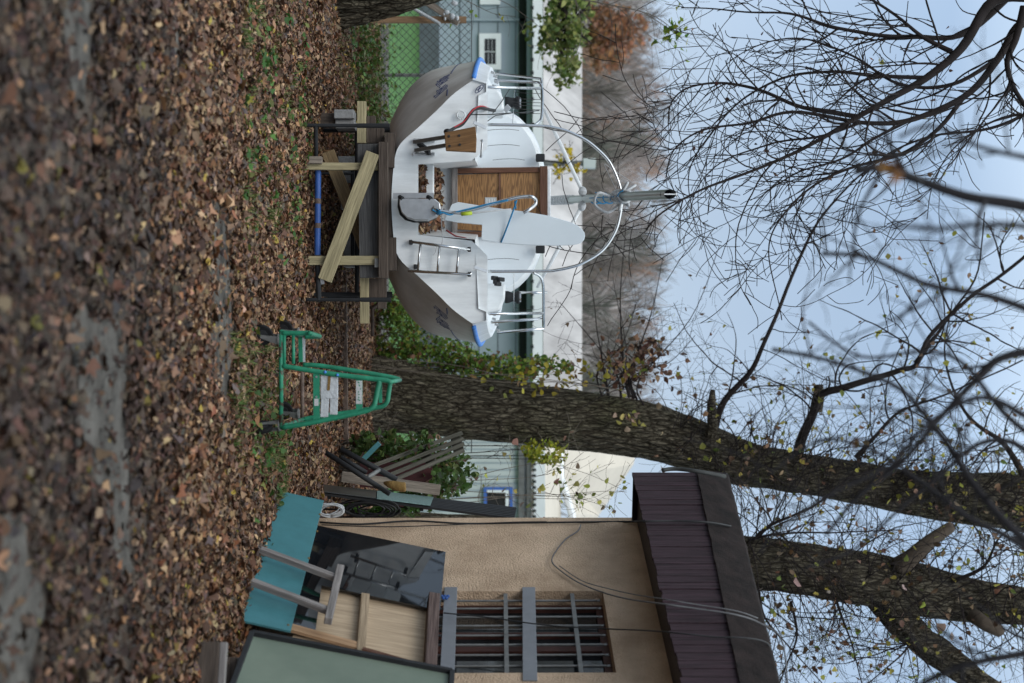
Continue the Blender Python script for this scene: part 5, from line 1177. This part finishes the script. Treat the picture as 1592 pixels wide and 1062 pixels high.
# twiggy sapling with green leaves hanging at the left
t5 = thing('twiggy_sapling', 'slender sapling with few green leaves left of the boat mast', 'sapling', (xat(20, 16), 16, 0))
lm = MB(); lv = []
q = limb(lm, [(548, -14), (700, -20), (850, -8), (960, 10), (1020, 28), (1060, 60)], 16, .02, .004, 6)
kidsalong(lm, q[0], q[1], 22, 1.0, 1, .4, wander=.25, kids=3, rk=.006)
for (pix) in ([(1000, 20), (1040, 46), (1072, 70)], [(700, -20), (780, 2), (830, 36), (862, 66)], [(690, -16), (740, 8), (770, 22), (800, 26)], [(960, 10), (990, 40), (1040, 80)]):
    q = limb(lm, pix, 16, .006, .003, 4); kidsalong(lm, q[0], q[1], 6, .4, 0, .1, wander=.3, rk=.004)
lm.build('stem', 'paletwig', t5)
for _ in range(48): lv.append(Q(random.gauss(1048, 15), random.gauss(52, 16), 16))
for v, u in ((777, 22), (781, 28), (783, 33), (733, 18), (814, 49), (862, 74), (740, 25), (700, 40)): lv.append(Q(v, u, 16))
leafset('leaves', lv, t5, .075, [(.12,.22,.03),(.18,.26,.03),(.30,.32,.04)])
# --- close branches overhead, from a tree standing just right of the camera
t4 = thing('overhanging_tree', 'dark close tree overhead whose blurred boughs cross the upper right', 'tree', (2.1, 2.2, 0))
MB().tube(smoothpath([Vector((2.1, 2.2, 0)), Vector((2.05, 2.2, 1.6)), Vector((2.0, 2.25, 3.2)), Vector((1.9, 2.3, 5))], 5), [.16-.005*k for k in range(16)], 14).build('trunk', 'bark', t4, True)
lm = MB(); lv = []
NB = [([(1900, 420), (1700, 350), (1592, 322), (1500, 306), (1420, 276), (1372, 258), (1330, 262)], 3.0, .013, .007),
      ([(1900, 900), (1760, 640), (1640, 560), (1560, 560), (1510, 600), (1460, 650), (1400, 722), (1340, 770), (1290, 830)], 3.4, .013, .004),
      ([(1800, 1000), (1640, 860), (1592, 838), (1520, 760), (1470, 690), (1430, 640), (1390, 600), (1300, 565), (1200, 545)], 3.2, .011, .004),
      ([(1800, 1150), (1640, 1010), (1592, 1020), (1520, 1032), (1440, 1058), (1360, 1110)], 3.2, .010, .005),
      ([(1700, 700), (1600, 650), (1520, 620), (1440, 660), (1380, 720), (1280, 770), (1200, 830), (1180, 860)], 4.2, .010, .004),
      ([(1760, 560), (1640, 500), (1540, 462), (1440, 440), (1350, 400), (1280, 395)], 3.0, .009, .004),
      ([(1700, 420), (1600, 360), (1510, 352), (1450, 358), (1390, 350)], 2.4, .006, .003),
      ([(1760, 980), (1640, 880), (1560, 830), (1500, 800), (1420, 742), (1350, 700), (1270, 690), (1190, 740)], 5., .012, .004),
      ([(1760, 760), (1640, 700), (1560, 640), (1500, 560), (1440, 540), (1340, 552), (1260, 500)], 4.6, .011, .004),
      ([(1800, 880), (1660, 780), (1592, 700), (1530, 690), (1470, 730), (1400, 790), (1330, 850), (1250, 880)], 5.2, .012, .004),
      ([(1800, 200), (1650, 255), (1592, 245), (1520, 230), (1450, 200), (1400, 215)], 2.6, .006, .003)]
for pix, D, r0, r1 in NB:
    D, r0, r1 = (D*1.45, r0*1.5, r1*1.5) if D < 3.9 else (D, r0*1.1, r1)
    q = limb(lm, pix, D, r0*1.25, r1*1.2, 7); root = q[0][0]
    lm.tube(smoothpath([Vector((1.95, 2.3, 3.9+.1*D)), (Vector((1.95, 2.3, 4.1))+root)/2+Vector((0, 0, .2)), root], 5), [.035, .033, .03, .028, .026, .024, .022, .02, .018, .016, r0][:11], 7)
    kidsalong(lm, q[0], q[1], 6, .45, 1, .3, wander=.3, kids=2, tipup=.3, rk=r0*.45, rmin=.0015)
lv = [Q(1386+random.gauss(0, 5), 256+random.gauss(0, 6), 3.0) for _ in range(5)]+[Q(1392, 276, 3.0), Q(1325, 690, 4.2)]
lm.build('crown', 'blacktwig', t4, True); leafset('leaves', lv, t4, .04, [(.22,.09,.03),(.28,.14,.04)], mat='leaf')
# --- bushes
def bush(name, label, cat, blobs, D, cols, nleaf, size, stems=14, dd=.6, twig='twig', wts=None):
    us = [b[1] for b in blobs]; c = sum(us)/len(us); o = thing(name, label, cat, (xat(c, D), D, 0)); P = []; m = MB()
    tot = sum(b[2]*b[3] for b in blobs)
    for v, u, rv_, ru in blobs:
        k = int(nleaf*rv_*ru/tot); cl = [(random.gauss(0, .5), random.gauss(0, .5), random.gauss(0, .5)) for _ in range(max(4, k//28))]
        for _ in range(k):
            a = random.choice(cl); x = a[0]+random.gauss(0, .2); y = a[1]+random.gauss(0, .2); z = a[2]+random.gauss(0, .25)
            if x*x+y*y > 1.3: continue
            p = Q(v+rv_*y, u+ru*x, D+dd*z)
            if p.z > .02: P.append(p)
        for _ in range(max(2, stems//len(blobs))):
            e = Q(v+rv_*random.uniform(-.2, 1), u+ru*random.uniform(-1, 1), D+dd*random.uniform(-.5, .5)); s0 = Vector((e.x*.6+xat(u, D)*.4, D+random.uniform(-.2, .2), 0))
            pts = smoothpath([s0, lin(s0, e, .5)+rv(.06), e], 4); m.tube(pts, [.011*(1-.75*i/(len(pts)-1)) for i in range(len(pts))], 5, cap=False)
            grow(m, pts[5], (e-s0)+rv(.5), .5, .005, 1, .3, 0, 3)
    m.build('stem', twig, o); leafset('leaves', P, o, size, cols, wts); return o
GRN = [(.11,.19,.03),(.16,.25,.045),(.07,.13,.025),(.27,.28,.05)]
bush('vine_bush', 'leafy green bush with yellowing leaves between boat and thick trunk', 'bush', [(600, 500, 45, 35), (640, 535, 45, 35), (690, 560, 50, 32), (740, 570, 45, 30), (790, 575, 40, 26), (590, 550, 40, 40), (840, 575, 45, 22), (620, 468, 36, 20)], 18.7, GRN+[(.17,.09,.045)], 4600, .065, 30, .5, 'paletwig', [4, 3, 3, 2, 2])
o_ = [Q(random.gauss(850, 45), random.gauss(585, 14), 17.6) for _ in range(110)]+[Q(random.gauss(960, 30), random.gauss(575, 14), 17.6) for _ in range(30)]
MBv = MB()
for k in range(3): MBv.tube(smoothpath([Q(v_, (555, 572, 590, 600, 612)[i_]+random.uniform(-9, 14), 17.55) for i_, v_ in enumerate((575, 690, 790, 890, 960))], 5), .005, 4)
vv = thing('climbing_vine', 'yellowing vine climbing the near side of the thick trunk', 'vine', tuple(G(560, 590))); MBv.build('stem', 'paletwig', vv); leafset('leaves', o_, vv, .085, [(.35,.28,.04),(.40,.33,.05),(.18,.20,.04),(.20,.11,.04)])
bush('dark_bramble', 'dark green bramble behind the grey pallet', 'bush', [(600, 705, 40, 32), (650, 720, 50, 45), (690, 735, 45, 36), (620, 780, 50, 25), (560, 700, 25, 28)], 14.4, [(.04,.075,.018),(.055,.10,.022),(.10,.13,.035),(.10,.06,.035)], 3400, .07, 34, .6, 'paletwig', [4, 4, 1.5, 1])
bush('ivy_clump', 'bright ivy clump low behind the hose coil', 'bush', [(550, 793, 22, 10), (610, 795, 40, 8)], 12.3, [(.07,.17,.02),(.05,.10,.02)], 260, .06, 4, .2)
bush('fence_bramble', 'weedy green bramble at the foot of the wire fence by the left edge', 'bush', [(560, 60, 26, 60), (575, 130, 28, 50), (580, 185, 26, 36), (548, 10, 26, 40)], 16.6, [(.06,.10,.025),(.09,.13,.03),(.14,.10,.05)], 2200, .055, 24, .8, 'paletwig')
bush('yellow_vine', 'yellow green leaves hanging by the right side of the thick trunk', 'vine', [(850, 700, 35, 18), (838, 712, 22, 14)], 17.6, [(.30,.32,.03),(.22,.26,.03),(.38,.34,.05)], 420, .062, 4, .3)
# slender leafy twigs between trunk and shed
tw = thing('leafy_twigs', 'thin twigs with scattered yellow leaves between trunk and shed eave', 'shrub', (xat(745, 15), 15, 0)); m = MB(); lv = []
for k in range(6):
    u0 = random.uniform(745, 790); q = limb(m, [(600, u0), (720, u0-8+random.uniform(-14, 14)), (850, u0-10+random.uniform(-30, 30)), (random.uniform(890, 975), u0-16+random.uniform(-40, 34))], 15, .007, .003, 4)
    kidsalong(m, q[0], q[1], 7, .5, 1, .4, wander=.35, kids=2, rk=.004, leaves=lv, ldens=.13)
m.build('stem', 'paletwig', tw); leafset('leaves', lv, tw, .075, [(.28,.30,.05),(.16,.20,.04),(.20,.12,.08),(.34,.30,.08)])
# evergreen and orange shrub in front of the bungalow roof, yellow shrub behind it
def smalltree(name, label, cat, u, D, vt, vb, blobs, cols, n, size, dd=.9, tx=0, tr=1.):
    o = thing(name, label, cat, (xat(u, D), D, 0)); P = []; m = MB(); m.tube([Vector((xat(u+tx, D), D, 0)), Q(vb, u+tx, D), Q((vt+vb)/2, u+4, D), Q(vt-10, u+2, D)], [.14*tr, .11*tr, .07*tr, .02*tr], 9)
    for v, uu, rv_, ru in blobs:
        k = int(n/len(blobs)); cl = [(random.gauss(0, .5), random.gauss(0, .5), random.gauss(0, .5)) for _ in range(26)]
        for _ in range(k):
            a = random.choice(cl); P.append(Q(v+rv_*(a[1]+random.gauss(0, .17)), uu+ru*(a[0]+random.gauss(0, .17)), D+dd*(a[2]+random.gauss(0, .2))))
        for _ in range(6): m.tube([Q((vt+vb)/2, u, D), Q(v, uu, D)+rv(.12), Q(v+rv_*random.uniform(-1, 1), uu+ru*random.uniform(-1, 1), D)+rv(.1)], [.04*tr, .02*tr, .006], 5)
    m.build('trunk', 'twig', o); leafset('crown', P, o, size, cols)
smalltree('evergreen_tree', 'bushy green tree in front of the bungalow roof at the left edge', 'tree', 40, 25, 920, 850, [(868, 30, 30, 48), (880, 85, 22, 40), (900, 15, 24, 30), (858, 60, 22, 40), (895, 55, 16, 26)], [(.08,.115,.03),(.14,.17,.045),(.24,.25,.08)], 1500, .11, tx=-90)
smalltree('orange_tree', 'rusty orange autumn tree above the bungalow roof', 'tree', 55, 46, 1000, 880, [(950, 55, 32, 38), (975, 50, 22, 26), (930, 30, 26, 34), (940, 84, 26, 24)], [(.36,.16,.08),(.28,.135,.08),(.20,.11,.07)], 2400, .16, 1.6)
smalltree('yellow_shrub', 'small shrub with bright yellow leaves by the grey lamp post', 'shrub', 250, 25.5, 905, 850, [(880, 240, 14, 12), (890, 262, 14, 9), (868, 265, 10, 10)], [(.55,.38,.02),(.45,.33,.03)], 130, .085, .4, 0, .14)
